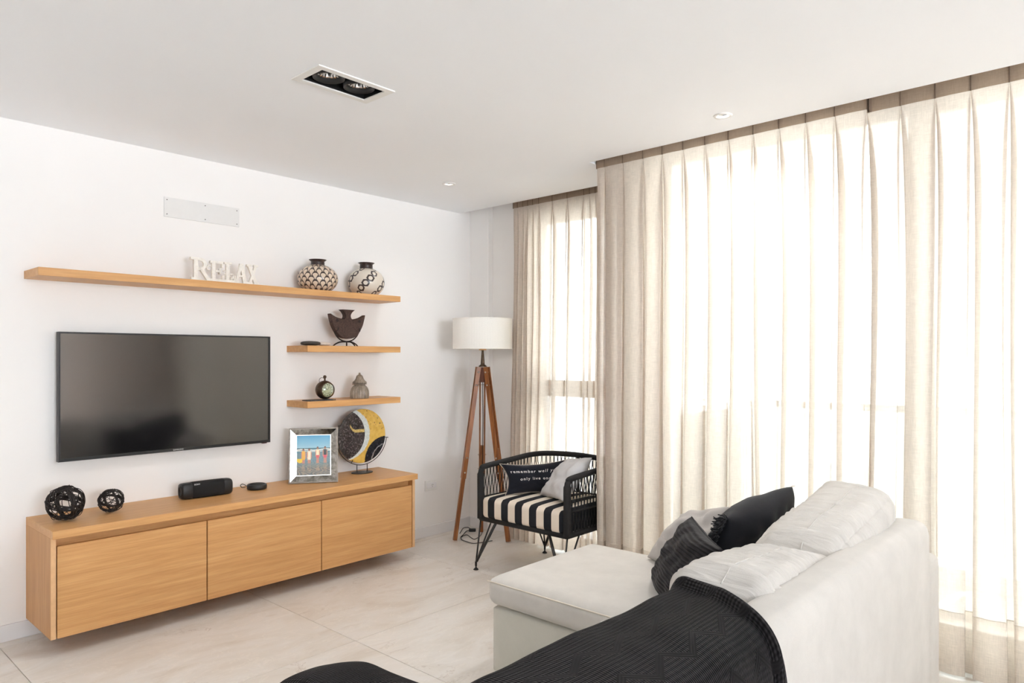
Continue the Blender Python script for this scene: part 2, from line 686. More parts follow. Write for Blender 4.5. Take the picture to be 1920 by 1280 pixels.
def grid_mesh(name, P, closed_u=False, closed_v=False, col=None, uv=None):
    """P: array (nu, nv, 3) -> mesh, optional colour (nu,nv,3) linear and uv (nu,nv,2)"""
    nu, nv = P.shape[:2]
    verts = P.reshape(-1, 3)
    iu = np.arange(nu if closed_u else nu - 1)
    iv = np.arange(nv if closed_v else nv - 1)
    A, B = np.meshgrid(iu, iv, indexing='ij')
    A2, B2 = (A + 1) % nu, (B + 1) % nv
    F = np.stack([A * nv + B, A2 * nv + B, A2 * nv + B2, A * nv + B2], -1).reshape(-1, 4)
    me = bpy.data.meshes.new(name)
    me.from_pydata(verts.tolist(), [], F.tolist())
    if col is not None:
        at = me.color_attributes.new('Col', 'FLOAT_COLOR', 'POINT')
        c4 = np.ones((len(verts), 4), np.float32)
        c4[:, :3] = col.reshape(-1, 3)
        at.data.foreach_set('color', c4.ravel())
    if uv is not None:
        l = me.uv_layers.new(name='UVMap')
        u = uv.reshape(-1, 2)
        l.data.foreach_set('uv', u[F.ravel()].astype(np.float32).ravel())
    me.update()
    return me


def lin_np(a):
    a = np.asarray(a, float) / 255.0
    return np.where(a <= 0.04045, a / 12.92, ((a + 0.055) / 1.055) ** 2.4)


def text_mesh(s, size, spacing=1.0, extrude=0.0):
    c = bpy.data.curves.new('text', 'FONT')
    c.body = s
    c.size = size
    c.space_character = spacing
    c.extrude = extrude
    c.align_x = 'CENTER'
    c.align_y = 'CENTER'
    c.resolution_u = 3
    o = bpy.data.objects.new('text', c)
    COL.objects.link(o)
    bpy.context.view_layer.update()
    dg = bpy.context.evaluated_depsgraph_get()
    me = bpy.data.meshes.new_from_object(o.evaluated_get(dg))
    bpy.data.objects.remove(o)
    bpy.data.curves.remove(c)
    me.materials.clear()
    return me


# ------------------------------------------------------------------ the room
YW = 4.205
XN, YB = -3.2, -6.8
CH = 2.6


def rects_minus(x0, x1, y0, y1, holes):
    xs = sorted({x0, x1} | {h[0] for h in holes} | {h[1] for h in holes})
    ys = sorted({y0, y1} | {h[2] for h in holes} | {h[3] for h in holes})
    for a, b in zip(xs, xs[1:]):
        for c_, d in zip(ys, ys[1:]):
            mx, my = (a + b) / 2, (c_ + d) / 2
            if not any(h[0] < mx < h[1] and h[2] < my < h[3] for h in holes):
                yield a, b, c_, d


# floor with its tiles
bm = bmesh.new()
box(bm, XN, 4.45, YB, YW + 0.15, -0.12, -0.004)
floor = struct(obj('floor', bm, M['grout']))
xs = [-3.2, -2.74, -1.54, -0.34, 0.85, 2.06, 3.26, 4.45]
ys = [-6.8, -6.68, -5.48, -4.28, -3.08, -1.88, -0.68, 0.52, 1.72, 2.92, 4.12, 4.21]
for a, b in zip(xs, xs[1:]):
    for c_, d in zip(ys, ys[1:]):
        bm = bmesh.new()
        g = 0.0014
        w_, h_ = b - a - 2 * g, d - c_ - 2 * g
        box(bm, -w_ / 2, w_ / 2, -h_ / 2, h_ / 2, -0.006, 0.0, bev=0.0008, seg=1)
        obj('tile', bm, M['tile'], floor, loc=((a + b) / 2, (c_ + d) / 2, 0))

# ceiling with cut-outs for the recessed lamps and a pocket for the curtains
SPOT = (1.612, 1.933, 2.517, 2.672)
DL = [(3.249, 1.545), (3.264, 3.542)]
holes = [SPOT] + [(x - 0.024, x + 0.024, y - 0.024, y + 0.024) for x, y in DL] + [(3.485, 4.5, YB, 2.52), (4.0, 4.5, 2.52, YW)]
bm = bmesh.new()
for a, b, c_, d in rects_minus(XN, 4.5, YB, YW, holes):
    box(bm, a, b, c_, d, CH, CH + 0.16)
box(bm, 3.485, 4.5, YB, 2.52, CH + 0.13, CH + 0.16)
box(bm, 4.0, 4.5, 2.52, YW, CH + 0.13, CH + 0.16)
struct(obj('ceiling', bm, M['ceil']))

struct(boxobj('wall_left', (XN, 4.5, YW, YW + 0.15, 0, CH + 0.16), M['wall']))
# rear wall, with an opening made up for the rear fill light
bm = bmesh.new()
for a, b, c_, d in rects_minus(XN, 4.5, -0.0, CH + 0.16, [(-1.15, 1.75, 0.15, 2.55)]):
    box(bm, a, b, YB - 0.15, YB, c_, d)
struct(obj('wall_back', bm, M['wall']))
bm = bmesh.new()
box(bm, XN - 0.15, XN, YB, YW, 0, CH + 0.16)
struct(obj('wall_near', bm, M['wall']))
# window wall
bm = bmesh.new()
box(bm, 4.114, 4.45, 3.988, YW, 0, CH + 0.13)
box(bm, 4.164, 4.45, 3.55, 3.988, 0, CH + 0.13)
box(bm, 4.164, 4.45, 2.6, 3.55, 2.5, CH + 0.13)
box(bm, 3.78, 4.45, 2.3, 2.52, 0, CH + 0.13)
box(bm, 4.164, 4.45, 2.52, 2.6, 0, CH + 0.13)
box(bm, 3.80, 4.0, -0.5, 2.3, CH + 0.115, CH + 0.13)
box(bm, 3.78, 4.0, YB, -0.5, 0, CH + 0.13)
struct(obj('wall_right', bm, M['wall']))

# baseboards
bm = bmesh.new()
box(bm, XN, 4.114, YW - 0.012, YW, 0, 0.082, bev=0.002, seg=1)
struct(obj('baseboard_left', bm, M['trimw']))
bm = bmesh.new()
box(bm, 4.102, 4.114, 3.988, YW - 0.012, 0, 0.082, bev=0.002, seg=1)
box(bm, 4.152, 4.164, 3.55, 3.988, 0, 0.082, bev=0.002, seg=1)
struct(obj('baseboard_right', bm, M['trimw']))

# ------------------------------------------------------------------ windows
def frame_bm(x0, x1, y0, y1, z0, z1, wdt, rails=()):
    bm = bmesh.new()
    box(bm, x0, x1, y0, y0 + wdt, z0, z1, bev=0.003, seg=1)
    box(bm, x0, x1, y1 - wdt, y1, z0, z1, bev=0.003, seg=1)
    box(bm, x0, x1, y0 + wdt, y1 - wdt, z0, z0 + wdt, bev=0.003, seg=1)
    box(bm, x0, x1, y0 + wdt, y1 - wdt, z1 - wdt, z1, bev=0.003, seg=1)
    for a, b in rails:
        box(bm, x0, x1, y0 + wdt, y1 - wdt, a, b, bev=0.003, seg=1)
    return bm


win = struct(obj('window_1', frame_bm(4.24, 4.29, 2.6, 3.55, 0.0, 2.5, 0.05, [(1.11, 1.235)]), M['alu']))
boxobj('pane', (4.262, 4.268, 2.65, 3.5, 1.235, 2.45), M['pane'], win)
boxobj('pane', (4.262, 4.268, 2.65, 3.5, 0.05, 1.11), M['pane'], win)

door = struct(obj('door_1', frame_bm(3.84, 3.97, -0.5, 2.3, 0.0, CH + 0.115, 0.04), M['alu']))
for k, (a, b, xo) in enumerate(((0.76, 2.26, 3.855), (-0.46, 0.88, 3.905))):
    lf = obj('door_leaf', frame_bm(xo, xo + 0.042, a, b, 0.04, CH + 0.075, 0.08), M['alu'], door)
    boxobj('pane', (xo + 0.018, xo + 0.024, a + 0.085, b - 0.085, 0.12, CH - 0.005), M['pane'], lf)

# outside: balcony, soffit above, railing, the building across the street
struct(boxobj('balcony_floor', (4.0, 5.25, -6.0, 2.35, -0.2, -0.01), M['balcony']))
bm = bmesh.new()
box(bm, 4.0, 4.62, -6.0, 2.45, 2.72, 2.95)
struct(obj('balcony_soffit', bm, M['render_w']))
rl = thing('balcony_railing', 'glass balcony railing with pale handrail outside the sliding doors', 'railing', (5.1, 2.2, 0))
boxobj('curb', (-0.06, 0.1, -7.2, 0.1, 0.0, 0.09), M['balcony'], rl)
boxobj('handrail', (-0.03, 0.03, -7.2, 0.03, 1.05, 1.1), M['alu'], rl, bev=0.006)
boxobj('handrail', (-1.08, -0.03, -0.03, 0.03, 1.05, 1.1), M['alu'], rl, bev=0.006)
for k in range(5):
    y1 = -0.03 - k * 1.42
    boxobj('glass_panel', (-0.006, 0.006, y1 - 1.36, y1 - 0.02, 0.1, 1.05), M['pane'], rl)
    boxobj('post', (-0.022, 0.022, y1 - 0.02, y1 + 0.02, 0.0, 1.05), M['alu'], rl)
boxobj('glass_panel', (-1.06, -0.05, -0.006, 0.006, 0.1, 1.05), M['pane'], rl)

bd = thing('apartment_building', 'pale apartment building across the street seen through the sheer curtains', 'building', (16, 0, -12))
boxobj('wall', (0, 6, -9, 11, 0, 19.5), M['render_w'], bd)
boxobj('roof_edge', (-0.3, 6.3, -9.3, 11.3, 19.5, 19.9), M['render_w'], bd)
for k in range(5):
    z = 2.6 + 3.1 * k
    sl = boxobj('balcony_slab', (-1.3, 0, -7.5, 2.5, z, z + 0.25), M['render_w'], bd)
    boxobj('parapet', (-1.3, -1.2, -7.5, 2.5, z + 0.25, z + 1.1), M['render_w'], sl)
    for j in range(5):
        y = -6.6 + j * 3.6
        fr = obj('window', frame_bm(-0.06, 0.02, y, y + 1.5, z + 0.5, z + 2.4, 0.08), M['alu'], bd)
        boxobj('pane', (-0.03, -0.01, y + 0.08, y + 1.42, z + 0.58, z + 2.32), M['darkpane'], fr)

# ------------------------------------------------------------------ curtains
def curtain_cloth(name, pleats, x0, ztop, zbot, ztape, parent, lean=0.0, depth=0.05, seed=1, amp=1.0, edge=0.03):
    """pleats: decreasing y positions; the cloth hangs in the plane x = x0 and its pleats fold away from the room"""
    rnd = random.Random(seed)
    Th = [0.0, 0.05, 0.10, 0.135, 0.155, 0.17, 0.19, 0.21, 0.23, 0.25, 0.265, 0.29, 0.34, 0.42]
    T = Th + [0.5] + [1 - t for t in Th[:0:-1]]
    cols = []
    n = len(pleats)
    per = [(rnd.uniform(0.6, 1.35), rnd.uniform(-0.3, 0.3), rnd.uniform(0.0, 1.0)) for _ in range(n + 1)]
    for i in range(n - 1):
        for t in T:
            cols.append((i, t))
    cols.append((n - 1, 0.0))
    zs = [ztop, ztop - 0.03, ztape + 0.005] + [ztape - (ztape - zbot) * (k / 46.0) ** 1.25 for k in range(47)]
    zs = np.array(zs)
    P = np.zeros((len(cols), len(zs), 3))
    for ci, (i, t) in enumerate(cols):
        j = min(i + 1, n - 1)
        ya, yb = pleats[i], pleats[j]
        W = ya - yb if i < n - 1 else pleats[i - 1] - pleats[i]
        # signed distance to nearest pleat, in periods
        if t <= 0.5:
            s, pr, base = t, per[i], ya
        else:
            s, pr, base = t - 1.0, per[i + 1], yb
        for zi, z in enumerate(zs):
            dz = max(0.0, ztape - z)
            g = 1 - math.exp(-dz / 0.28)
            dd = depth * pr[0] * g
            e = 0.012 + 0.085 * (1 - math.exp(-dz / 0.55)) * pr[0]
            sg = amp * (0.29 * g * math.exp(-dz / 0.55) + 0.045 * g * pr[0])
            # fold profile: back pocket, walls returning under the front panels, flat front
            a = abs(s)
            if a < 0.15:
                q, x = (e + sg) * (a / 0.15), dd
            elif a < 0.26:
                k = (a - 0.15) / 0.11
                k = k * k * (3 - 2 * k)
                q, x = e + sg * (1 - k), dd * (1 - k)
            else:
                q, x = e + (0.5 - e) * (a - 0.26) / 0.24, 0.0
            yy = base - math.copysign(q, s) * W
            # front panel billow and slow drift of the folds down the drop
            fb = -0.010 * g * max(0.0, a - 0.26) / 0.24
            drift = 0.012 * g * math.sin(z * (1.1 + pr[2]) + 6.0 * pr[1]) * math.exp(-abs(s) * 1.5)
            lx = -lean * (dz / (ztape - zbot)) ** 1.5
            P[ci, zi] = (x0 + x + fb + lx, yy + drift, z)
    me = grid_mesh(name, P)
    return link(name, me, M['curtain'], parent, smooth=True), P, zs


def curtain(label, pleats, x0, zbot, seed, lean=0.0, depth=0.05, amp=1.0, group=None):
    ztop, ztape = 2.705, 2.57
    r = thing('sheer_curtain', label, 'curtain', (0, 0, 0), 0, group)
    r.location = (x0, (pleats[0] + pleats[-1]) / 2, 0)
    off = np.array([x0, (pleats[0] + pleats[-1]) / 2, 0])
    pl = [p - off[1] for p in pleats]
    cloth, P, zs = curtain_cloth('cloth', pl, 0.0, ztop, zbot, ztape, r, lean, depth, seed, amp)
    # deep bottom hem: a second layer of cloth
    hz = [k for k in range(len(zs)) if zs[k] <= 0.30]
    H = P[:, hz[0]:, :].copy()
    H[:, :, 0] += 0.006
    link('hem', grid_mesh('hem', H), M['curtain_hem'], r, smooth=True)
    bm = bmesh.new()
    tube(bm, [tuple(p + np.array([-0.002, 0, 0])) for p in P[:, hz[0], :]], 0.0016, 4)
    obj('hem_stitch', bm, M['tag'], r)
    # pleat header tape with its pinched pleats
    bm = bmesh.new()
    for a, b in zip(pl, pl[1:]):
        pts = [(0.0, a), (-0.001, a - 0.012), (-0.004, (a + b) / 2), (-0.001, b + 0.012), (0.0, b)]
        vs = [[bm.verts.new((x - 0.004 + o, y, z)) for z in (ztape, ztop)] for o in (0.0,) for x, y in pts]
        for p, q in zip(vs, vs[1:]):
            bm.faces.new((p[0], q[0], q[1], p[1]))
    obj('header_tape', bm, M['curtain_tape_shaded'], r, smooth=True)
    for p in pl:
        bm = bmesh.new()
        box(bm, -0.0062, -0.002, p - 0.0022, p + 0.0022, ztape, ztop)  # dark strip drawn in place of the shaded groove at the pinch
        for k in (-1, 1):
            box(bm, 0.006, 0.05, p + k * 0.006 - 0.0012, p + k * 0.006 + 0.0012, ztape, ztop)
        obj('pinch_pleat', bm, M['curtain_pleat_shaded'], r)
    return r


P1 = [2.545, 2.487, 2.354, 2.213, 2.084, 1.95, 1.816, 1.679, 1.541, 1.404, 1.269, 1.131, 0.985]
P2 = [1.0, 0.855, 0.713, 0.576, 0.436, 0.296, 0.156, 0.016, -0.124, -0.264, -0.404, -0.544, -0.684, -0.824]
P3 = [-0.83 - 0.14 * k for k in range(14)]
P1, P2, P3 = [[0.985 * y for y in p] for p in (P1, P2, P3)]
P4 = [-2.63 - 0.15 * k for k in range(23)]
curtain('long linen sheer curtain beside the armchair, beige at its left edge', P1, 3.545, 0.012, 3)
curtain('linen sheer curtain hanging behind the right end of the sofa', P2, 3.6, 0.012, 5)
curtain('linen sheer curtain against the wall beside the photographer', P3, 3.55, 0.012, 8)
curtain('linen sheer curtain deepest in the room, far behind the photographer', P4, 3.55, 0.012, 9)
PL = [3.66, 3.615, 3.56, 3.51, 3.46, 3.40, 3.27, 3.13, 2.98, 2.93, 2.88, 2.75, 2.65]
curtain('linen sheer curtain hanging behind the tripod lamp and armchair', PL, 4.055, 0.012, 11, lean=0.05, depth=0.035)
tk = thing('curtain_track', 'slim white curtain track in the long ceiling recess', 'curtain track', (3.57, -0.65, 2.71))
boxobj('rail', (-0.012, 0.012, -5.3, 3.1, 0.0, 0.02), M['alu'], tk)
tk = thing('curtain_track', 'short white curtain track above the lamp corner window', 'curtain track', (4.075, 3.2, 2.71))
boxobj('rail', (-0.012, 0.012, -0.6, 0.6, 0.0, 0.02), M['alu'], tk)

# unseen peninsula added to keep the rear fill off the sofa back
kp = thing('peninsula_light_blocker', 'unseen peninsula added behind the photographer to block light from the sofa back', 'light blocker', (0.2, -2.6, 0))
boxobj('carcass', (-2.3, 2.3, -0.3, 0.3, 0.0, 1.04), M['trimw'], kp)
boxobj('worktop', (-2.36, 2.36, -0.36, 0.36, 1.04, 1.08), M['balcony'], kp, bev=0.004)
for k in range(6):
    boxobj('door', (-2.28 + 0.76 * k, -1.53 + 0.76 * k, 0.3, 0.32, 0.08, 1.02), M['trimw'], kp, bev=0.002)

# ------------------------------------------------------------------ media console
cons = thing('media_console', 'long wall hung oak media console with three flat doors', 'console', (0.974, 3.753, 0))
Wc = 2.193
boxobj('top_panel', (0, Wc, 0, 0.45, 0.565, 0.603), M['oak_x'], cons, bev=0.0012, seg=1)
boxobj('side_panel', (0, 0.022, 0.031, 0.45, 0.091, 0.565), M['oak_z'], cons, bev=0.001, seg=1)
boxobj('side_panel', (Wc - 0.024, Wc - 0.002, 0.031, 0.45, 0.091, 0.565), M['oak_z'], cons, bev=0.001, seg=1)
boxobj('edge_strip', (0.0005, 0.0215, 0.0295, 0.031, 0.0915, 0.5645), M['oak_end'], cons)
boxobj('edge_strip', (Wc - 0.0235, Wc - 0.0025, 0.0295, 0.031, 0.0915, 0.5645), M['oak_end'], cons)
boxobj('recessed_rail', (0.022, Wc - 0.024, 0.075, 0.095, 0.50, 0.565), M['oak_x'], cons)
boxobj('bottom_panel', (0.022, Wc - 0.024, 0.06, 0.45, 0.091, 0.11), M['oak_x'], cons)
boxobj('back_panel', (0.022, Wc - 0.024, 0.42, 0.45, 0.11, 0.565), M['gasket'], cons)
for a, b in ((0.027, 0.731), (0.737, 1.444), (1.450, Wc - 0.029)):
    boxobj('door', (a, b, 0.031, 0.05, 0.091, 0.523), M['oak_x'], cons, bev=0.001, seg=1)
for a in (0.734, 1.447):
    boxobj('divider', (a - 0.009, a + 0.009, 0.052, 0.42, 0.11, 0.498), M['gasket'], cons)

# ------------------------------------------------------------------ floating shelves
def shelf(label, x0, x1, z0, z1):
    o = boxobj('floating_shelf', (0, x1 - x0, 0, 0.252, 0, z1 - z0), M['oak_x'], None, bev=0.001, seg=1)
    o.location = (x0, 3.953, z0)
    return tag(o, label, 'shelf', 'oak wall shelves')


shelf('long oak floating shelf, topmost, above the television', 0.966, 3.175, 1.807, 1.847)
shelf('short oak floating shelf carrying the pebbles and rusty vessel', 2.426, 3.175, 1.446, 1.487)
shelf('short oak floating shelf carrying the globe clock, lowest of the shelves', 2.426, 3.175, 1.087, 1.128)

# ------------------------------------------------------------------ television
tv = thing('television', 'flat black television mounted on the wall above the console', 'television', (1.1, 4.145, 0.871))
TW, THh = 1.173, 0.672
bm = bmesh.new()
b_ = 0.009
box(bm, 0, TW, -0.006, 0.03, 0, 0.016)
box(bm, 0, TW, -0.006, 0.03, THh - b_, THh)
box(bm, 0, b_, -0.006, 0.03, 0.016, THh - b_)
box(bm, TW - b_, TW, -0.006, 0.03, 0.016, THh - b_)
obj('bezel', bm, M['black'], tv)
boxobj('screen', (b_, TW - b_, 0.0, 0.006, 0.016, THh - b_), M['screen'], tv)
boxobj('rear_case', (0.02, TW - 0.02, 0.006, 0.045, 0.03, THh - 0.03), M['black'], tv, bev=0.008)
boxobj('wall_bracket', (0.35, 0.82, 0.045, 0.0598, 0.2, 0.5), M['blackmetal'], tv)
me = text_mesh('SAMSUNG', 0.0125, 1.05)
lg = link('logo', me, M['logo'], tv)
lg.rotation_euler = (PI / 2, 0, 0)
lg.location = (TW * 0.512, -0.0068, 0.008)
bm = bmesh.new()
box(bm, TW - 0.05, TW - 0.02, 0.0, 0.02, -0.006, 0.001, bev=0.002)
obj('remote_sensor', bm, M['redled'], tv)

# ------------------------------------------------------------------ wall cover plate, socket
vp = thing('cover_plate', 'thin white cover plate screwed to the wall above the long shelf', 'wall plate', (1.645, YW, 2.224))
boxobj('plate', (0, 0.452, -0.006, 0.0, 0, 0.115), M['plate_gray'], vp, bev=0.001, seg=1)
for x in (0.016, 0.238, 0.436):
    for z in (0.016, 0.099):
        bm = bmesh.new()
        lathe(bm, [(0.003, 0), (0.003, 0.0015), (0.001, 0.002)], 8)
        bmesh.ops.rotate(bm, verts=bm.verts, matrix=Matrix.Rotation(PI / 2, 3, 'X'), cent=(0, 0, 0))
        bmesh.ops.translate(bm, verts=bm.verts, vec=(x, -0.006, z))
        obj('screw', bm, M['slate'], vp)
so = thing('wall_socket', 'white wall socket low on the wall beside the console', 'socket', (3.616, YW, 0.358))
boxobj('plate', (0, 0.13, -0.009, 0.0, 0, 0.082), M['plastic_w'], so, bev=0.003)
boxobj('insert', (0.014, 0.116, -0.0115, -0.009, 0.02, 0.062), M['trimw'], so, bev=0.001, seg=1)
for dx, dz, rot in ((-0.006, 0.004, 0.6), (0.006, 0.004, -0.6), (0.0, -0.008, 0)):
    bm = bmesh.new()
    box(bm, -0.0011, 0.0011, -0.0125, -0.0114, -0.004, 0.004)
    bmesh.ops.rotate(bm, verts=bm.verts, matrix=Matrix.Rotation(rot, 3, 'Y'), cent=(0, 0, 0))
    bmesh.ops.translate(bm, verts=bm.verts, vec=(0.072 + dx, 0, 0.041 + dz))
    obj('slot', bm, M['black'], so)

# ------------------------------------------------------------------ recessed twin spotlight, downlights
sp = thing('twin_spotlight', 'recessed twin spotlight in the ceiling, white trim and black inside', 'ceiling light', (1.7725, 2.5945, CH))
hx, hy = 0.1605, 0.0775
bm = bmesh.new()
for a in ((-hx - 0.034, hx + 0.034, -hy - 0.03, -hy + 0.001), (-hx - 0.034, hx + 0.034, hy - 0.001, hy + 0.03), (-hx - 0.034, -hx + 0.001, -hy, hy), (hx - 0.001, hx + 0.034, -hy, hy)):
    box(bm, a[0], a[1], a[2], a[3], -0.006, 0.0, bev=0.001, seg=1)
obj('trim', bm, M['plastic_w'], sp)
bm = bmesh.new()
box(bm, -hx, hx, -hy, hy, 0.1, 0.104)
box(bm, -hx, -hx + 0.002, -hy, hy, 0.0, 0.1)
box(bm, hx - 0.002, hx, -hy, hy, 0.0, 0.1)
box(bm, -hx, hx, -hy, -hy + 0.002, 0.0, 0.1)
box(bm, -hx, hx, hy - 0.002, hy, 0.0, 0.1)
obj('housing', bm, M['black'], sp)
for s in (-1, 1):
    cx = s * 0.0775
    bm = bmesh.new()
    lathe(bm, [(0.066, 0.05), (0.070, 0.03), (0.068, 0.006), (0.062, 0.003), (0.052, 0.02), (0.05, 0.04)], 40, False, False, (cx, 0, 0))
    lr = obj('lamp_ring', bm, M['black'], sp, smooth=True)
    bm = bmesh.new()
    lathe(bm, [(0.05, 0.024), (0.0435, 0.026), (0.036, 0.045), (0.024, 0.062), (0.010, 0.07)], 40, False, False, (cx, 0, 0), rfun=lambda a, z: 1 + 0.025 * math.cos(20 * a))
    rf = obj('reflector', bm, M['chrome'], lr, smooth=False)
    bm = bmesh.new()
    sphere(bm, (cx, 0, 0.058), 0.009, 10, 8)
    obj('bulb', bm, M['shade'], lr, smooth=True)


def lamp(parent, loc, watts, deg):  # spot light added in fittings that look off, to lift floor and chaise
    l = bpy.data.lights.new('lamp', 'SPOT')
    l.energy = watts
    l.spot_size = math.radians(deg)
    l.spot_blend = 1.0
    l.shadow_soft_size = 0.03
    l.color = (1.0, 0.985, 0.965)
    o = bpy.data.objects.new('lamp', l)
    COL.objects.link(o)
    o.parent = parent
    o.location = loc
    return o


for s in (-1, 1):
    lamp(sp, (s * 0.0775, 0, 0.002), 22, 130)
for k, (x, y) in enumerate(DL):
    d_ = thing('downlight', ('small round white downlight in the ceiling near the curtain', 'small round white downlight in the ceiling above the lamp corner')[k], 'ceiling light', (x, y, CH), 0, 'small round downlights')
    bm = bmesh.new()
    lathe(bm, [(0.027, 0.012), (0.028, -0.003), (0.034, -0.006), (0.045, -0.004), (0.046, 0.0)], 32, False, False)
    obj('trim_ring', bm, M['plastic_w'], d_, smooth=True)
    lamp(d_, (0, 0, -0.002), (42, 10)[k], 130)
    bm = bmesh.new()
    lathe(bm, [(0.0275, 0.005), (0.021, 0.03), (0.012, 0.042)], 24, False, True)
    obj('reflector', bm, M['nickel'], d_, smooth=True)

# ------------------------------------------------------------------ RELAX sign
rx = thing('word_sign', 'distressed white wooden sign reading RELAX on the long shelf', 'sign', (1.728, 4.055, 1.847))
boxobj('base', (0, 0.425, -0.02, 0.035, 0, 0.011), M['white_wood'], rx, bev=0.002)


def strokes(rects=(), polys=()):
    bm = bmesh.new()
    for q, a in enumerate(rects):
        e = 0.0090 + 0.0004 * q
        box(bm, a[0], a[1], -e, e, a[2], a[3], bev=0.001, seg=1)
    for q, p in enumerate(polys):
        e = 0.0084 - 0.0002 * (q % 14)
        prism(bm, p, -e, e)
    return bm


def ring_poly(cx, cz, r0, r1, a0, a1, n=12):
    out = [(cx + r1 * math.cos(a0 + (a1 - a0) * k / n), cz + r1 * math.sin(a0 + (a1 - a0) * k / n)) for k in range(n + 1)]
    inn = [(cx + r0 * math.cos(a0 + (a1 - a0) * k / n), cz + r0 * math.sin(a0 + (a1 - a0) * k / n)) for k in range(n + 1)]
    polys = []
    for k in range(n):
        polys.append([out[k], out[k + 1], inn[k + 1], inn[k]])
    return polys


z0 = 0.011
R = strokes([(0.022, 0.046, z0, z0 + 0.128), (0.006, 0.066, z0, z0 + 0.014), (0.004, 0.056, z0 + 0.114, z0 + 0.128)],
            ring_poly(0.062, z0 + 0.092, 0.018, 0.036, -PI / 2, PI / 2) + [[(0.046, z0 + 0.11), (0.064, z0 + 0.11), (0.064, z0 + 0.128), (0.046, z0 + 0.128)],
             [(0.046, z0 + 0.056), (0.064, z0 + 0.056), (0.064, z0 + 0.074), (0.046, z0 + 0.074)],
             [(0.056, z0 + 0.062), (0.078, z0 + 0.062), (0.124, z0), (0.098, z0)]])
E_ = strokes([(0.128, 0.148, z0, z0 + 0.118), (0.116, 0.196, z0 + 0.104, z0 + 0.118), (0.116, 0.2, z0, z0 + 0.014), (0.148, 0.178, z0 + 0.054, z0 + 0.066), (0.184, 0.196, z0 + 0.082, z0 + 0.104), (0.188, 0.2, z0 + 0.014, z0 + 0.036), (0.17, 0.18, z0 + 0.044, z0 + 0.076)])
Lt = strokes([(0.212, 0.232, z0, z0 + 0.118), (0.2, 0.246, z0 + 0.106, z0 + 0.118), (0.2, 0.272, z0, z0 + 0.014), (0.26, 0.272, z0 + 0.014, z0 + 0.04)])
A_ = strokes([(0.262, 0.3, z0, z0 + 0.012), (0.318, 0.352, z0, z0 + 0.012), (0.288, 0.326, z0 + 0.036, z0 + 0.048)],
             [[(0.27, z0 + 0.006), (0.286, z0 + 0.006), (0.316, z0 + 0.118), (0.298, z0 + 0.118)], [(0.318, z0 + 0.006), (0.342, z0 + 0.006), (0.318, z0 + 0.118), (0.298, z0 + 0.118)]])
X_ = strokes([(0.346, 0.376, z0, z0 + 0.012), (0.388, 0.418, z0, z0 + 0.012), (0.34, 0.372, z0 + 0.106, z0 + 0.118), (0.386, 0.414, z0 + 0.106, z0 + 0.118)],
             [[(0.388, z0 + 0.006), (0.412, z0 + 0.006), (0.368, z0 + 0.112), (0.346, z0 + 0.112)], [(0.354, z0 + 0.006), (0.37, z0 + 0.006), (0.408, z0 + 0.112), (0.392, z0 + 0.112)]])
for bmx in (R, E_, Lt, A_, X_):
    obj('letter', bmx, M['white_wood'], rx)
for (cx, cz, r, a0, a1) in ((0.112, 0.085, 0.016, 0.5, 5.2), (0.25, 0.05, 0.014, -2.2, 2.6), (0.256, 0.026, 0.01, 0.3, 4.6), (0.205, 0.07, 0.012, -1.5, 2.8)):
    bm = bmesh.new()
    tube(bm, [(cx + r * math.cos(a0 + (a1 - a0) * k / 14) * (1 - k / 40), 0, cz + r * math.sin(a0 + (a1 - a0) * k / 14) * (1 - k / 40)) for k in range(15)], 0.0042, 6)
    obj('scroll', bm, M['white_wood'], rx, smooth=True)

# ------------------------------------------------------------------ painted vases
def vase(label, loc, rmax, h, rneck, rrim, zneck, colf, rotz):
    t = thing('painted_vase', label, 'vase', loc, rotz, 'painted round vases')
    nz, na = 150, 300
    # body
    zb = zneck
    prof = []
    for k in range(nz):
        s = k / (nz - 1)
        z = zb * s
        # squashed sphere between foot radius and neck radius
        e = abs(2 * s - 0.92)
        q = (1 - min(1.0, e / 1.1) ** 2.15) ** 0.52
        foot, nk = rmax * 0.55, rneck
        r = rmax * q
        r = max(r, foot * (1 - s * 3) if s < 0.33 else 0, nk if s > 0.5 else 0)
        prof.append((r, z))
    th = np.linspace(0, 2 * PI, na, endpoint=False)
    P = np.zeros((na, nz, 3))
    C = np.zeros((na, nz, 3))
    arc = 0
    for k, (r, z) in enumerate(prof):
        if k:
            arc += math.hypot(r - prof[k - 1][0], z - prof[k - 1][1])
        P[:, k, 0] = r * np.cos(th)
        P[:, k, 1] = r * np.sin(th)
        P[:, k, 2] = z
        C[:, k, :] = colf(th, z / zb, r / rmax)
    link('body', grid_mesh('body', P, closed_u=True, col=C), M['vase_print'], t, smooth=True)
    bm = bmesh.new()
    lathe(bm, [(prof[0][0], 0.0), (0.001, 0.001)], 32, False, True)
    obj('foot', bm, M['brownclay'], t)
    bm = bmesh.new()
    lathe(bm, [(rneck + 0.001, zneck - 0.006), (rneck, zneck + 0.004), (rneck * 0.97, h - 0.012), (rrim * 0.92, h - 0.004), (rrim, h - 0.001), (rrim, h), (rneck * 0.95, h - 0.003), (rneck * 0.85, h - 0.03)], 40, False, False)
    obj('neck', bm, M['brownclay'], t, smooth=True)
    return t


CREAM, DARK = lin_np((216, 196, 174)), lin_np((46, 30, 28))


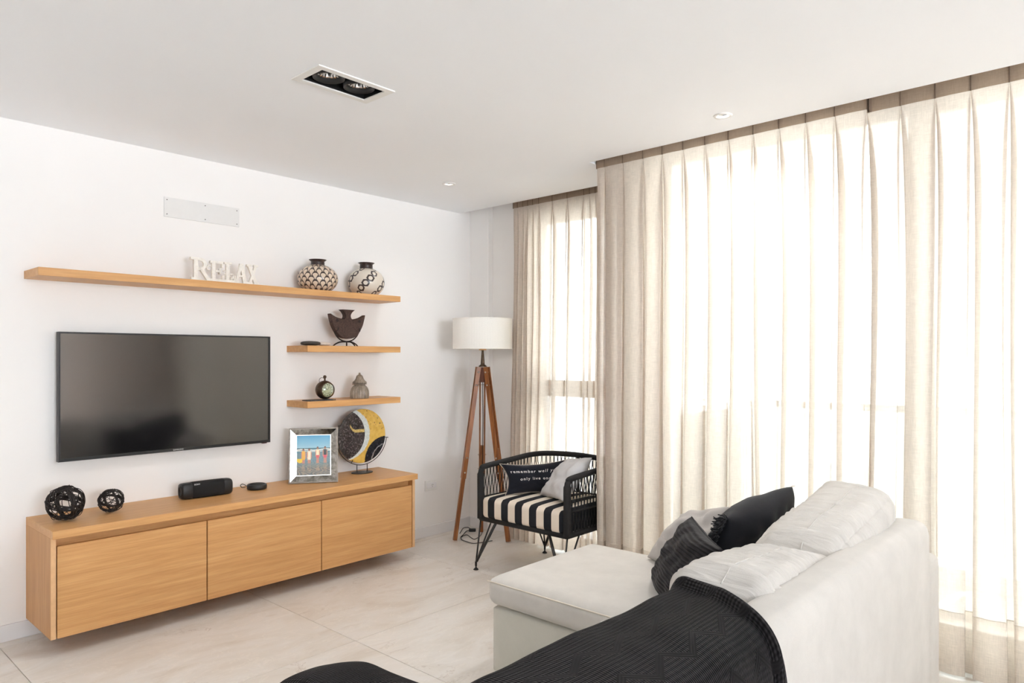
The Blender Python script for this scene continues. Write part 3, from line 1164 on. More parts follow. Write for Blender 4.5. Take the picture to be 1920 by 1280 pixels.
def drops(th, s, rr):
    n, rows = 16, 6.8
    m = np.zeros(len(th), bool)
    for row in range(-1, 9):
        c = s * rows - (row + 0.62)
        if not -1.35 < c < 0.55:
            continue
        wd = 0.335 * math.sqrt(max(0, 1 - (c / 0.55) ** 2)) if c > 0 else 0.335 * (1 + c / 1.35) ** 1.7
        u = th / (2 * PI) * n + (0.5 if row % 2 else 0.0)
        cx = np.abs((u - np.floor(u)) - 0.5)
        m |= cx < wd
    return np.where(m[:, None], CREAM, DARK)


IVORY = lin_np((214, 204, 190))


def hexes(th, s, rr):
    out = np.tile(IVORY, (len(th), 1)).astype(float)
    n = 5
    for row in range(-1, 9):
        cs = 0.05 + row * 0.175
        size = 0.41 * (0.45 + 0.55 * math.sin(PI * min(1, max(0, cs * 0.93 + 0.06))))
        ph = th / (2 * PI) * n - row * 0.22
        dx = ((ph - np.floor(ph)) - 0.5) / 1.0 * max(rr, 0.2) * 1.35
        dy = (s - cs) * 1.75
        # tilt the hexagon
        ex, ey = np.abs(dx), np.abs(dy)
        hexd = np.maximum(ex * 0.866 + ey * 0.5, ey)
        ring = (hexd < size * 0.56)
        hole = (dx ** 2 + dy ** 2) < (size * 0.32) ** 2
        out[ring] = DARK
        out[ring & hole] = IVORY
    return out


vase('round brown vase with rows of cream teardrops on the long shelf', (2.575, 4.072, 1.847), 0.1307, 0.21, 0.044, 0.0575, 0.178, drops, 0.1)
vase('round cream vase with dark hexagon rings near the shelf end', (2.965, 4.072, 1.847), 0.126, 0.228, 0.045, 0.058, 0.192, hexes, 0.35)

# ------------------------------------------------------------------ rusty vessel on its stand
vx, vy = 2.793, 4.06
bs = thing('wing_vessel', 'rusty brown winged vessel with flared neck held by an iron stand', 'vessel', (vx, vy, 1.487))
half = [(0.0, 0.05), (0.045, 0.056), (0.075, 0.076), (0.095, 0.098), (0.119, 0.14), (0.132, 0.18), (0.1395, 0.21), (0.139, 0.218), (0.128, 0.213), (0.10, 0.199), (0.062, 0.189), (0.035, 0.187), (0.026, 0.193), (0.0225, 0.203), (0.024, 0.216), (0.034, 0.231), (0.048, 0.243), (0.050, 0.249), (0.0, 0.248)]
hp = [tuple(v) for v in smooth_path([(a, 0, b) for a, b in half], 4)]
outl = [(p[0], p[2]) for p in hp] + [(-p[0], p[2]) for p in hp[-2:0:-1]]
n = len(outl)
nrm2 = []
for i in range(n):
    a, b = Vector(outl[i - 1]), Vector(outl[(i + 1) % n])
    d = (b - a).normalized()
    nrm2.append((-d.y, d.x))
bm = bmesh.new()
NR = 9
rings = []
for k in range(NR):
    a = -PI / 2 + PI * k / (NR - 1)
    ins = 0.0032 * (1 - math.cos(a)) ** 1.3
    y = 0.021 * math.sin(a)
    rings.append([bm.verts.new((px + nx_ * ins, y, pz + nz2 * ins)) for (px, pz), (nx_, nz2) in zip(outl, nrm2)])
for a, b in zip(rings, rings[1:]):
    for i in range(n):
        bm.faces.new((a[i], a[(i + 1) % n], b[(i + 1) % n], b[i]))
for tri in tessellate_polygon([[Vector((a, b, 0)) for a, b in outl]]):
    bm.faces.new([rings[0][i] for i in tri])
    bm.faces.new([rings[-1][i] for i in tri])
obj('body', bm, M['rust'], bs)
for s in (-1, 1):
    bm = bmesh.new()
    lathe(bm, [(0.0105, -0.002), (0.0105, 0.003), (0.007, 0.0036)], 14)
    bmesh.ops.rotate(bm, verts=bm.verts, matrix=Matrix.Rotation(PI / 2, 3, 'X'), cent=(0, 0, 0))
    bmesh.ops.translate(bm, verts=bm.verts, vec=(s * 0.09, -0.0205, 0.172))
    obj('stud', bm, M['iron'], bs)
st = thing('iron_stand', 'small dark iron stand with curved legs under the rusty vessel', 'stand', (vx, vy, 1.487))
bm = bmesh.new()
tube(bm, [(0.105 * math.cos(a), 0, 0.134 + 0.102 * math.sin(a)) for a in [PI + 0.38 + (PI - 0.76) * k / 24 for k in range(25)]], 0.0045, 8)
obj('cradle', bm, M['iron'], st, smooth=True)
for s in (-1, 1):
    bm = bmesh.new()
    tube(bm, [(s * 0.095, 0.0, 0.10), (s * 0.089, -0.028, 0.106), (s * 0.083, -0.03, 0.126)], 0.0042, 6)
    obj('prong', bm, M['iron'], st)
for (ax, ay) in ((-0.1, 0.012), (0.1, 0.012), (-0.034, -0.05), (0.034, -0.05), ):
    bm = bmesh.new()
    tube(bm, smooth_path([(0, 0, 0.031), (ax * 0.45, ay * 0.45, 0.029), (ax * 0.8, ay * 0.8, 0.016), (ax, ay, 0.0)], 6), 0.0048, 8)
    obj('leg', bm, M['iron'], st, smooth=True)


# ------------------------------------------------------------------ pebbles
def pebble(name, label, loc, dims, mat, rotz, seed):
    bm = bmesh.new()
    sphere(bm, (0, 0, dims[2]), 1.0, 24, 14, dims)
    for v in bm.verts:
        k = noise.noise(Vector((v.co.x * 22, v.co.y * 22, v.co.z * 22 + seed * 7)))
        v.co.x *= 1 + 0.10 * k
        v.co.y *= 1 + 0.10 * k
        zz = (v.co.z - dims[2]) / dims[2]
        v.co.z = dims[2] + dims[2] * math.copysign(abs(zz) ** 0.7, zz)
    o = obj(name, bm, mat, None, smooth=True, loc=loc)
    o.rotation_euler = (0, 0, rotz)
    return tag(o, label, 'pebble', 'flat pebbles')


pebble('flat_pebble', 'dark flat oval pebble on the middle short shelf', (2.505, 4.045, 1.487), (0.073, 0.04, 0.0155), M['stone_d'], 0.1, 1)
pebble('flat_pebble', 'pale flat pebble lying right of the dark pebble', (2.617, 4.06, 1.487), (0.047, 0.036, 0.0135), M['stone_w'], 0.2, 2)

# ------------------------------------------------------------------ slate, globe clock, lidded jar
bm = bmesh.new()
rnd = random.Random(4)
pl = []
for k in range(22):
    a = 2 * PI * k / 22
    r = 1.0 / max(abs(math.cos(a)) / 0.105, abs(math.sin(a)) / 0.052)
    r *= rnd.uniform(0.9, 1.04)
    pl.append((r * math.cos(a), r * math.sin(a)))
prism(bm, pl, 0.0, 0.006, 'z')
o = obj('slate_slab', bm, M['slate'], None, loc=(2.552, 4.02, 1.128))
o.rotation_euler = (0, 0, -0.18)
tag(o, 'thin rough dark slate slab under the globe clock', 'slate')

gc = thing('globe_clock', 'bronze globe desk clock with domed glass face and ring top', 'clock', (2.602, 4.03, 1.1345), 0.02)
rg = 0.0617
tilt = Matrix.Rotation(0.25, 3, 'X')
bm = bmesh.new()
# case: sphere with a flat opening facing local -y
prof = []
for k in range(25):
    a = -PI / 2 + (PI * 0.5 + 0.60) * k / 24 * 1.0
    prof.append((max(0.0004, rg * math.cos(a)), rg * math.sin(a)))
prof += [(prof[-1][0] * 0.93, prof[-1][1] + 0.001), (prof[-1][0] * 0.90, prof[-1][1] - 0.006)]
lathe(bm, prof, 40, False, False)
rotm = Matrix.Rotation(PI / 2, 3, 'X')
bmesh.ops.rotate(bm, verts=bm.verts, matrix=rotm, cent=(0, 0, 0))
bmesh.ops.translate(bm, verts=bm.verts, vec=(0, 0, rg))
obj('case', bm, M['bronze'], gc, smooth=True)
rf_ = prof[24][0]
zf = prof[24][1]
nr, na = 24, 96
Pd = np.zeros((nr, na, 3))
Cd = np.zeros((nr, na, 3))
for i in range(nr):
    for j in range(na):
        r = rf_ * 0.92 * i / (nr - 1)
        a = 2 * PI * j / na
        Pd[i, j] = (r * math.cos(a), -(zf - 0.006), rg + r * math.sin(a))
        q = i / (nr - 1)
        c = lin_np((206, 200, 160))
        hour = (a / (2 * PI) * 12) % 1.0
        if 0.70 < q < 0.86 and min(hour, 1 - hour) < 0.13:
            c = lin_np((70, 66, 50))
        if 0.52 < q < 0.56:
            c = lin_np((120, 116, 90))
        for ang, ln in ((1.0, 0.45), (2.4, 0.62)):
            dd = abs((a - ang + PI) % (2 * PI) - PI)
            if dd * q < 0.045 and q < ln and dd < 1:
                c = lin_np((50, 48, 40))
        Cd[i, j] = c
link('dial', grid_mesh('dial', Pd, closed_v=True, col=Cd), M['dial'], gc)
bm = bmesh.new()
pr = [(rf_ * 0.93 * math.cos(b), zf + 0.018 * math.sin(b)) for b in [PI / 2 * k / 10 for k in range(11)]]
pr[-1] = (0.0004, pr[-1][1])
lathe(bm, pr, 40, False, True)
bmesh.ops.rotate(bm, verts=bm.verts, matrix=rotm, cent=(0, 0, 0))
bmesh.ops.translate(bm, verts=bm.verts, vec=(0, 0, rg))
obj('glass_dome', bm, M['lens'], gc, smooth=True)
bm = bmesh.new()
tube(bm, [(rf_ * 0.96 * math.cos(2 * PI * k / 40), -zf - 0.001, rg + rf_ * 0.96 * math.sin(2 * PI * k / 40)) for k in range(40)], 0.003, 8, closed=True)
obj('bezel', bm, M['bronze'], gc, smooth=True)
bm = bmesh.new()
lathe(bm, [(0.009, 0.118), (0.007, 0.124), (0.0055, 0.134), (0.007, 0.138), (0.010, 0.142), (0.0115, 0.148), (0.009, 0.155), (0.003, 0.158)], 16)
obj('crown', bm, M['bronze'], gc, smooth=True)
bm = bmesh.new()
tube(bm, [(0.022 * math.cos(a), 0.012, 0.126 + 0.02 * math.sin(a) * 1.0 - 0.004) for a in [2 * PI * k / 24 for k in range(24)]], 0.0016, 6, closed=True)
bmesh.ops.rotate(bm, verts=bm.verts, matrix=Matrix.Rotation(0.3, 3, 'Y'), cent=(0, 0, 0.126))
bmesh.ops.translate(bm, verts=bm.verts, vec=(-0.012, 0, 0))
obj('bow_ring', bm, M['bronze'], gc, smooth=True)

jr = thing('lidded_jar', 'weathered gray brown ribbed jar with pagoda lid on the lowest shelf', 'jar', (2.887, 4.042, 1.128), 0.75)


def ribs(a, z):
    sq = 1.0 / max(abs(math.cos(a)), abs(math.sin(a))) ** 0.55
    return (0.9 * min(sq, 1.17)) * (1 + 0.02 * math.cos(24 * a))


bm = bmesh.new()
lathe(bm, [(0.066, 0.0), (0.068, 0.004), (0.069, 0.03), (0.067, 0.05), (0.06, 0.07), (0.05, 0.083), (0.041, 0.09), (0.04, 0.096), (0.03, 0.096)], 96, True, True, rfun=ribs)
obj('body', bm, M['jar'], jr, smooth=True)
bm = bmesh.new()
lathe(bm, [(0.05, 0.097), (0.051, 0.101), (0.044, 0.103)], 48)
obj('collar', bm, M['jar'], jr, smooth=True)
bm = bmesh.new()
lathe(bm, [(0.042, 0.104), (0.0495, 0.107), (0.047, 0.113), (0.034, 0.124), (0.026, 0.138), (0.0225, 0.15), (0.019, 0.157), (0.010, 0.163), (0.004, 0.166)], 64, True, True, rfun=lambda a, z: 1 + 0.03 * math.cos(16 * a))
ld = obj('lid', bm, M['jar'], jr, smooth=True)
bm = bmesh.new()
lathe(bm, [(0.004, 0.165), (0.0075, 0.169), (0.007, 0.173), (0.003, 0.177)], 12)
obj('finial', bm, M['jar'], ld, smooth=True)

# ------------------------------------------------------------------ photo frame
pf = thing('photo_frame', 'mirrored photo frame holding a beach picture on the console', 'picture frame', (2.483, 3.9755, 0.604), math.atan2(-0.169, 0.256))
W2, H2 = 0.153, 0.352
lean = Matrix.Rotation(-0.13, 4, 'X')
pf_in = []


def leaned(o):
    o.rotation_euler = (-0.13, 0, 0)
    return o


bm = bmesh.new()
e = 0.009
box(bm, -W2, W2, -0.012, 0.008, 0, e)
box(bm, -W2, W2, -0.012, 0.008, H2 - e, H2)
box(bm, -W2, -W2 + e, -0.012, 0.008, e, H2 - e)
box(bm, W2 - e, W2, -0.012, 0.008, e, H2 - e)
leaned(obj('outer_frame', bm, M['pewter'], pf))
leaned(boxobj('backing', (-W2 + e, W2 - e, 0.0, 0.007, e, H2 - e), M['black'], pf))
ix, iz0, iz1 = 0.105, 0.048, H2 - 0.048
ox, oz0, oz1 = W2 - e, e, H2 - e
for q in ([(-ox, oz0), (ox, oz0), (ix, iz0), (-ix, iz0)], [(-ox, oz1), (-ix, iz1), (ix, iz1), (ox, oz1)], [(-ox, oz0), (-ix, iz0), (-ix, iz1), (-ox, oz1)], [(ox, oz0), (ox, oz1), (ix, iz1), (ix, iz0)]):
    bm = bmesh.new()
    vs = []
    for (x, z) in q:
        inner = abs(x) <= ix + 1e-6 and iz0 - 1e-6 <= z <= iz1 + 1e-6
        vs.append(bm.verts.new((x, -0.004 if inner else -0.0125, z)))
    bk = [bm.verts.new((v.co.x, 0.0, v.co.z)) for v in vs]
    bm.faces.new(vs)
    bm.faces.new(bk[::-1])
    for i in range(4):
        bm.faces.new((vs[i], vs[(i + 1) % 4], bk[(i + 1) % 4], bk[i]))
    leaned(obj('mirror_strip', bm, M['mirror'], pf))
bm = bmesh.new()
for q in ((-ix - 0.003, ix + 0.003, iz0 - 0.003, iz0 + 0.001), (-ix - 0.003, ix + 0.003, iz1 - 0.001, iz1 + 0.003), (-ix - 0.003, -ix + 0.001, iz0, iz1), (ix - 0.001, ix + 0.003, iz0, iz1)):
    box(bm, q[0], q[1], -0.007, -0.001, q[2], q[3])
leaned(obj('inner_bead', bm, M['chrome'], pf))
nu, nv = 130, 160
U, V = np.meshgrid(np.linspace(0, 1, nu), np.linspace(0, 1, nv), indexing='ij')
rs = np.random.RandomState(3)
nz_ = rs.rand(nu, nv)
C = np.zeros((nu, nv, 3))
sky = (1 - V[..., None]) * np.array((170, 205, 216)) + V[..., None] * np.array((84, 160, 200))
sky = sky * 0 + np.array((150, 196, 212)) + (np.clip((V - 0.68) / 0.32, 0, 1)[..., None]) * (np.array((78, 158, 202)) - np.array((150, 196, 212)))
C[:] = sky
sea = (V < 0.68)
C[sea] = np.array((64, 120, 136))
C[(V < 0.675) & (V > 0.655)] = (58, 96, 104)
foam = (np.abs(V - 0.635 - 0.012 * np.sin(9 * U)) < 0.016) | (np.abs(V - 0.60 - 0.01 * np.sin(7 * U + 1)) < 0.008)
C[foam] = (214, 220, 214)
wat = V < 0.58
rip = 0.5 + 0.5 * np.sin(V * 120 + 3 * np.sin(U * 5 + V * 40) + 4 * np.sin(U * 17 + V * 23) + nz_ * 3.0)
C[wat] = (np.array((92, 128, 140)) * rip[..., None] + np.array((120, 142, 146)) * (1 - rip[..., None]))[wat]
low = V < 0.36
t_ = np.clip((0.36 - V) / 0.2, 0, 1)[..., None]
mixc = (np.array((88, 98, 98)) * rip[..., None] + np.array((150, 136, 118)) * (1 - rip[..., None]))
C = np.where(low[..., None], C * (1 - t_) + mixc * t_, C)
ppl = [(0.20, (226, 168, 52), (226, 168, 52)), (0.37, (238, 226, 200), (238, 226, 200)), (0.62, (240, 224, 190), (214, 92, 96)), (0.84, (52, 56, 60), (210, 84, 100))]
for k, (px, top, bot) in enumerate(ppl):
    hh_ = 0.02 if k < 2 else 0.06
    body = (np.abs(U - px) < 0.046 + 0.05 * (V - 0.5 - hh_)) & (V > 0.42 + hh_) & (V < 0.585 + hh_)
    C[body] = top
    arms = (np.abs(np.abs(U - px) - 0.056) < 0.012) & (V > 0.40 + hh_) & (V < 0.56 + hh_)
    C[arms] = (206, 140, 108)
    sh = (np.abs(U - px) < 0.045) & (V > 0.36 + hh_) & (V <= 0.44 + hh_)
    C[sh] = bot
    lg_ = (np.abs(np.abs(U - px) - 0.022) < 0.016) & (V > 0.30) & (V <= 0.37 + hh_)
    C[lg_] = (204, 128, 98)
    hd = ((U - px) / 0.030) ** 2 + ((V - 0.62 - hh_) / 0.034) ** 2 < 1
    C[hd] = (150, 98, 76)
    hr = hd & (V > 0.628 + hh_)
    C[hr] = (70, 52, 44)
    rfx = (np.abs(U - px) < 0.05) & (V < 0.28) & (V > 0.1) & (nz_ > 0.45)
    C[rfx] = C[rfx] * 0.6 + np.array((190, 150, 120)) * 0.4
ring_ = ((U - 0.10) / 0.10) ** 2 + ((V - 0.40) / 0.09) ** 2
C[(ring_ < 1) & (U < 0.17) & (V < 0.42)] = (232, 196, 40)
Pp = np.zeros((nu, nv, 3))
Pp[..., 0] = -ix + 2 * ix * U
Pp[..., 1] = -0.0025
Pp[..., 2] = iz0 + (iz1 - iz0) * V
leaned(link('picture', grid_mesh('picture', Pp, col=lin_np(C)), M['photo'], pf))
bm = bmesh.new()
prism(bm, [(0.058, 0.30), (0.05, 0.29), (0.098, -0.001), (0.108, -0.001)], -0.03, 0.03, 'x')
el = obj('easel_leg', bm, M['black'], pf)

# ------------------------------------------------------------------ fused glass disc on stand
dx, dy, dzc, dr = 2.93, 4.073, 0.861, 0.188
gd = thing('glass_disc', 'round art glass disc in black, yellow and white on a stand', 'ornament', (dx, dy, dzc), -0.08)
nr, na = 90, 300
r_ = np.linspace(0, 1, nr)
a_ = np.linspace(0, 2 * PI, na, endpoint=False)
RR, AA = np.meshgrid(r_, a_, indexing='ij')
X_, Z_ = RR * np.cos(AA), RR * np.sin(AA)
rs = np.random.RandomState(5)


def fbm(x, z, s, seed):
    out = np.zeros(x.shape)
    for i in range(x.shape[0]):
        for j in range(x.shape[1]):
            out[i, j] = noise.noise(Vector((x[i, j] * s, z[i, j] * s, seed)))
    return out


n1 = fbm(X_, Z_, 9.0, 1.3)
n2 = fbm(X_, Z_, 22.0, 7.7)
C = np.zeros((nr, na, 3))
C[:] = (216, 176, 84)
C += (n1 * 14)[..., None]
spk = (n2 > 0.52) & (X_ > 0.02) & (Z_ > 0.1)
C[spk] = (70, 58, 36)
# white crescent: outside the dark lens, inside a larger arc
dw = np.hypot(X_ + 0.62, Z_ - 0.10)
white = dw < 0.93 + 0.02 * n1
C[white] = np.array((206, 212, 208)) + (n2 * 22)[..., None][white]
dk = (np.hypot(X_ + 0.83, Z_ - 0.08) < 0.93) & (np.hypot(X_ - 0.30, Z_ - 0.02) < 1.32)
C[dk] = np.array((44, 36, 36)) + (np.clip(n2, 0.0, 1) * 110)[..., None][dk]
bl = np.hypot(X_ - 0.98, Z_ + 0.95) < 0.88
C[bl] = np.array((26, 27, 33)) + (np.clip(n2 - 0.15, 0, 1) * 90)[..., None][bl]
ln_ = bl & (np.abs(np.hypot(X_ - 0.98, Z_ + 0.95) - 0.58 + 0.03 * n1) < 0.018)
C[ln_] = (150, 150, 150)
leaf = (np.abs(Z_ - 0.20 - 0.9 * np.clip(-X_ - 0.28, 0, 1) ** 2 * 4) < 0.055 - 0.03 * np.clip(-X_ - 0.2, 0, 1)) & (X_ > -0.52) & (X_ < 0.08)
C[leaf] = np.array((206, 180, 110)) + (n2 * 40)[..., None][leaf]
C = np.clip(C, 5, 250)
Pq = np.zeros((nr, na, 3))
Pq[..., 0] = X_ * dr
Pq[..., 2] = Z_ * dr
Pq[..., 1] = -0.006 + 0.003 * RR ** 8
link('face', grid_mesh('face', Pq, closed_v=True, col=lin_np(C)), M['art_glass'], gd, smooth=True)
bm = bmesh.new()
lathe(bm, [(dr, -0.003), (dr + 0.001, 0.0), (dr, 0.004), (0.001, 0.005)], 80, False, True)
bmesh.ops.rotate(bm, verts=bm.verts, matrix=Matrix.Rotation(-PI / 2, 3, 'X'), cent=(0, 0, 0))
obj('back', bm, M['black'], gd, smooth=True)
gs = thing('disc_stand', 'thin black metal stand holding the round art glass disc', 'stand', (dx, dy, 0.603), -0.08)
zc = dzc - 0.603
bm = bmesh.new()
arcp = [((dr + 0.014) * math.cos(a), 0.0, zc + (dr + 0.014) * math.sin(a)) for a in [PI - 0.42 + (PI + 0.42 - 0.12) * k / 50 for k in range(51)]]
tube(bm, arcp, 0.0026, 6)
obj('arc', bm, M['blackmetal'], gs, smooth=True)
for p, ny in ((arcp[0], -0.02), (arcp[-1], -0.02), (arcp[22], -0.014)):
    bm = bmesh.new()
    v = Vector((0, 0, zc)) - Vector(p)
    v.normalize()
    q = Vector(p)
    tube(bm, [q, q + Vector((0, ny, 0)), q + v * 0.024 + Vector((0, ny, 0))], 0.0028, 6)
    obj('prong', bm, M['blackmetal'], gs)
for s in (-1, 1):
    bm = bmesh.new()
    tube(bm, [(s * 0.041, 0, 0.003), (s * 0.041, 0, zc - math.sqrt((dr + 0.014) ** 2 - 0.041 ** 2))], 0.003, 8)
    obj('post', bm, M['blackmetal'], gs, smooth=True)
bm = bmesh.new()
lathe(bm, [(0.078, 0.0), (0.08, 0.002), (0.08, 0.004), (0.078, 0.006)], 48)
for v in bm.verts:
    v.co.y *= 0.72
obj('base', bm, M['blackmetal'], gs)

# ------------------------------------------------------------------ bluetooth speaker
spk_ = thing('portable_speaker', 'black cylindrical portable speaker lying on the console', 'speaker', (1.682, 4.012, 0.603), -0.05)


def spk_ring(bm, x, sc):
    pts = []
    for k in range(28):
        a = 2 * PI * k / 28
        c_, s_ = math.cos(a), math.sin(a)
        e_ = 0.62
        pts.append(bm.verts.new((x, 0.045 + 0.043 * sc * math.copysign(abs(c_) ** e_, c_), 0.047 + 0.047 * sc * math.copysign(abs(s_) ** e_, s_))))
    return pts


def spk_part(name, secs, mat, cap0=True, cap1=True):
    bm = bmesh.new()
    rr = [spk_ring(bm, x, s) for x, s in secs]
    for a, b in zip(rr, rr[1:]):
        for k in range(28):
            bm.faces.new((a[k], a[(k + 1) % 28], b[(k + 1) % 28], b[k]))
    if cap0:
        bm.faces.new(rr[0])
    if cap1:
        bm.faces.new(rr[-1][::-1])
    return obj(name, bm, mat, spk_, smooth=True)


spk_part('grille', [(0.045, 0.985), (0.12, 1.0), (0.19, 1.0), (0.235, 0.985)], M['black_soft'])
for secs in ([(-0.006, 0.86), (0.0, 0.93), (0.012, 0.965), (0.046, 0.995), (0.05, 0.98)], [(0.228, 0.98), (0.232, 0.995), (0.262, 0.965), (0.272, 0.93), (0.278, 0.86)]):
    spk_part('end_cap', secs, M['black'])
for x, d in ((-0.0065, -1), (0.2785, 1)):
    bm = bmesh.new()
    lathe(bm, [(0.031, 0.0), (0.029, 0.002), (0.02, -0.002), (0.001, -0.003)], 28, True, True)
    bmesh.ops.rotate(bm, verts=bm.verts, matrix=Matrix.Rotation(d * PI / 2, 3, 'Y'), cent=(0, 0, 0))
    bmesh.ops.translate(bm, verts=bm.verts, vec=(x, 0.045, 0.047))
    obj('passive_cone', bm, M['rubber'], spk_, smooth=True)
me = text_mesh('SONY', 0.0125, 1.05, 0.0006)
lg = link('logo', me, M['logo'], spk_)
lg.rotation_euler = (PI / 2 - 0.62, 0, 0)
lg.location = (0.074, 0.0085, 0.0825)

# ------------------------------------------------------------------ puck speaker
pk = thing('puck_speaker', 'small round black puck speaker with strap loop on the console', 'speaker', (2.135, 4.05, 0.603))
bm = bmesh.new()
lathe(bm, [(0.053, 0.0), (0.057, 0.003), (0.0585, 0.010), (0.0585, 0.024), (0.056, 0.030), (0.050, 0.0315)], 48)
obj('body', bm, M['black'], pk, smooth=True)
bm = bmesh.new()
lathe(bm, [(0.048, 0.0312), (0.047, 0.0325), (0.02, 0.033), (0.001, 0.033)], 48)
obj('top_mesh', bm, M['black_soft'], pk, smooth=True)
bm = bmesh.new()
tube(bm, smooth_path([(-0.05, 0.03, 0.02), (-0.062, 0.036, 0.03), (-0.078, 0.034, 0.036), (-0.082, 0.046, 0.026), (-0.07, 0.048, 0.012), (-0.054, 0.036, 0.016)], 6), 0.0022, 6)
obj('strap', bm, M['rubber'], pk, smooth=True)


# ------------------------------------------------------------------ wicker balls
def wicker(label, c, r, seed):
    rnd = random.Random(seed)
    t = thing('wicker_ball', label, 'decorative ball', (c[0], c[1], c[2] - r), 0, 'open wicker balls')
    def strand(n, R, wob, th_, axis, ph):
        u, v = frame_of(axis)
        ax = Vector(axis).normalized()
        pts = []
        k1, k2 = rnd.randint(2, 4), rnd.randint(3, 6)
        p1, p2 = rnd.uniform(0, 6), rnd.uniform(0, 6)
        off = rnd.uniform(-0.55, 0.55)
        for i in range(n):
            a = 2 * PI * i / n + ph
            h = off + wob * math.sin(k1 * a + p1)
            h = max(-0.9, min(0.9, h))
            q = math.sqrt(1 - h * h)
            d = (u * math.cos(a) + v * math.sin(a)) * q + ax * h
            pts.append(Vector((0, 0, r)) + d * R * (1 + 0.03 * math.sin(k2 * a + p2)))
        for p in pts:
            p.z = max(p.z, th_)
        return pts
    # three thick hoops of bundled strands
    for ax in ((1, 0.25, 0.1), (0.15, 1, 0.3), (0.1, -0.25, 1)):
        bm = bmesh.new()
        u, v = frame_of(ax)
        for k in range(5):
            jit = Vector((rnd.uniform(-1, 1), rnd.uniform(-1, 1), rnd.uniform(-1, 1))) * 0.16
            a2 = Vector(ax).normalized() + jit
            uu, vv = frame_of(a2)
            pts = [Vector((0, 0, r)) + (uu * math.cos(2 * PI * i / 36) + vv * math.sin(2 * PI * i / 36)) * r * (0.9 + 0.02 * math.sin(i + k)) for i in range(36)]
            tube(bm, pts, r * 0.041, 5, closed=True)
        obj('hoop', bm, M['wire'], t, smooth=True)
    for k in range(17):
        ax = (rnd.gauss(0, 1), rnd.gauss(0, 1), rnd.gauss(0, 1))
        bm = bmesh.new()
        tube(bm, strand(44, r * rnd.uniform(0.93, 1.0), rnd.uniform(0.08, 0.32), r * 0.016, ax, rnd.uniform(0, 6)), r * 0.021, 5, closed=True)
        obj('strand', bm, M['wire'], t, smooth=True)


wicker('larger dark open wicker ball at the left end of the console', (1.082, 3.963, 0.690), 0.087, 21)
wicker('smaller dark open wicker ball right of the larger one', (1.30, 3.997, 0.6655), 0.0625, 33)

# ------------------------------------------------------------------ tripod floor lamp
lx, ly = 3.884, 3.828
lp = thing('floor_lamp', 'tripod floor lamp with wooden legs and white drum shade', 'lamp', (lx, ly, 0))
bm = bmesh.new()
R0 = 0.232
lathe(bm, [(R0, 1.476), (R0, 1.711), (R0 - 0.003, 1.712), (R0 - 0.003, 1.476)], 72, False, False)
for k in range(72):
    pass
sh = obj('shade', bm, M['shade'], lp, smooth=False)
for z in (1.478, 1.709):
    bm = bmesh.new()
    tube(bm, [((R0 + 0.0005) * math.cos(2 * PI * k / 72), (R0 + 0.0005) * math.sin(2 * PI * k / 72), z) for k in range(72)], 0.003, 6, closed=True)
    obj('shade_rim', bm, M['shade'], sh, smooth=True)
bm = bmesh.new()
for k in range(3):
    a = 2 * PI * k / 3
    tube(bm, [(0.012 * math.cos(a), 0.012 * math.sin(a), 1.55), (R0 * math.cos(a), R0 * math.sin(a), 1.705)], 0.002, 6)
obj('shade_spider', bm, M['nickel'], sh)
bm = bmesh.new()
lathe(bm, [(0.016, 1.468), (0.016, 1.54), (0.018, 1.545), (0.005, 1.56)], 20)
obj('lamp_holder', bm, M['nickel'], lp, smooth=True)
bm = bmesh.new()
lathe(bm, [(0.024, 1.466), (0.03, 1.468), (0.03, 1.474), (0.02, 1.478)], 28)
obj('collar', bm, M['oak_end'], lp, smooth=True)
bm = bmesh.new()
lathe(bm, [(0.031, 1.338), (0.031, 1.345), (0.016, 1.356), (0.0155, 1.365), (0.0085, 1.46), (0.012, 1.468)], 28)
obj('stem', bm, M['bronze'], lp, smooth=True)
bm = bmesh.new()
lathe(bm, [(0.026, 1.335), (0.03, 1.30), (0.033, 1.222), (0.030, 1.218)], 6)
obj('hub', bm, M['teak_dark'], lp)
feet = [(3.693, 3.939), (3.934, 3.604), (4.018, 3.972)]
for fx, fy in feet:
    d = Vector((fx - lx, fy - ly, 0))
    dl = d.length
    d.normalize()
    sd = Vector((-d.y, d.x, 0))
    top = d * 0.036 + Vector((0, 0, 1.336))
    bot = d * dl + Vector((0, 0, 0.008))
    ax = (bot - top)
    out = Vector((d.x, d.y, 0))
    nrm = (out - ax.normalized() * out.dot(ax.normalized())).normalized()

    def bar(bm, t0, t1, off, w, th_):
        a, b = top + ax * t0, top + ax * t1
        vs = []
        for p in (a, b):
            for s1 in (-1, 1):
                for s2 in (-1, 1):
                    vs.append(bm.verts.new(p + sd * (off + s1 * th_ / 2) + nrm * (s2 * w / 2)))
        for f in ((0, 1, 3, 2), (4, 6, 7, 5), (0, 4, 5, 1), (2, 3, 7, 6), (0, 2, 6, 4), (1, 5, 7, 3)):
            bm.faces.new([vs[i] for i in f])
    bm = bmesh.new()
    bar(bm, 0.47, 1.0, 0.0, 0.03, 0.024)
    leg = obj('leg', bm, M['teak'], lp)
    for o_ in (-0.0185, 0.0185):
        bm = bmesh.new()
        bar(bm, 0.0, 0.645, o_, 0.032, 0.0115)
        obj('upper_rail', bm, M['teak'], leg)
    for tt in (0.03, 0.105, 0.525, 0.61):
        bm = bmesh.new()
        p = top + ax * tt
        tube(bm, [p - sd * 0.032, p + sd * 0.032], 0.0035, 8)
        for s in (-1, 1):
            sphere(bm, p + sd * 0.028 * s, 0.0068, 8, 6)
        obj('bolt', bm, M['nickel'], leg, smooth=True)
bm = bmesh.new()
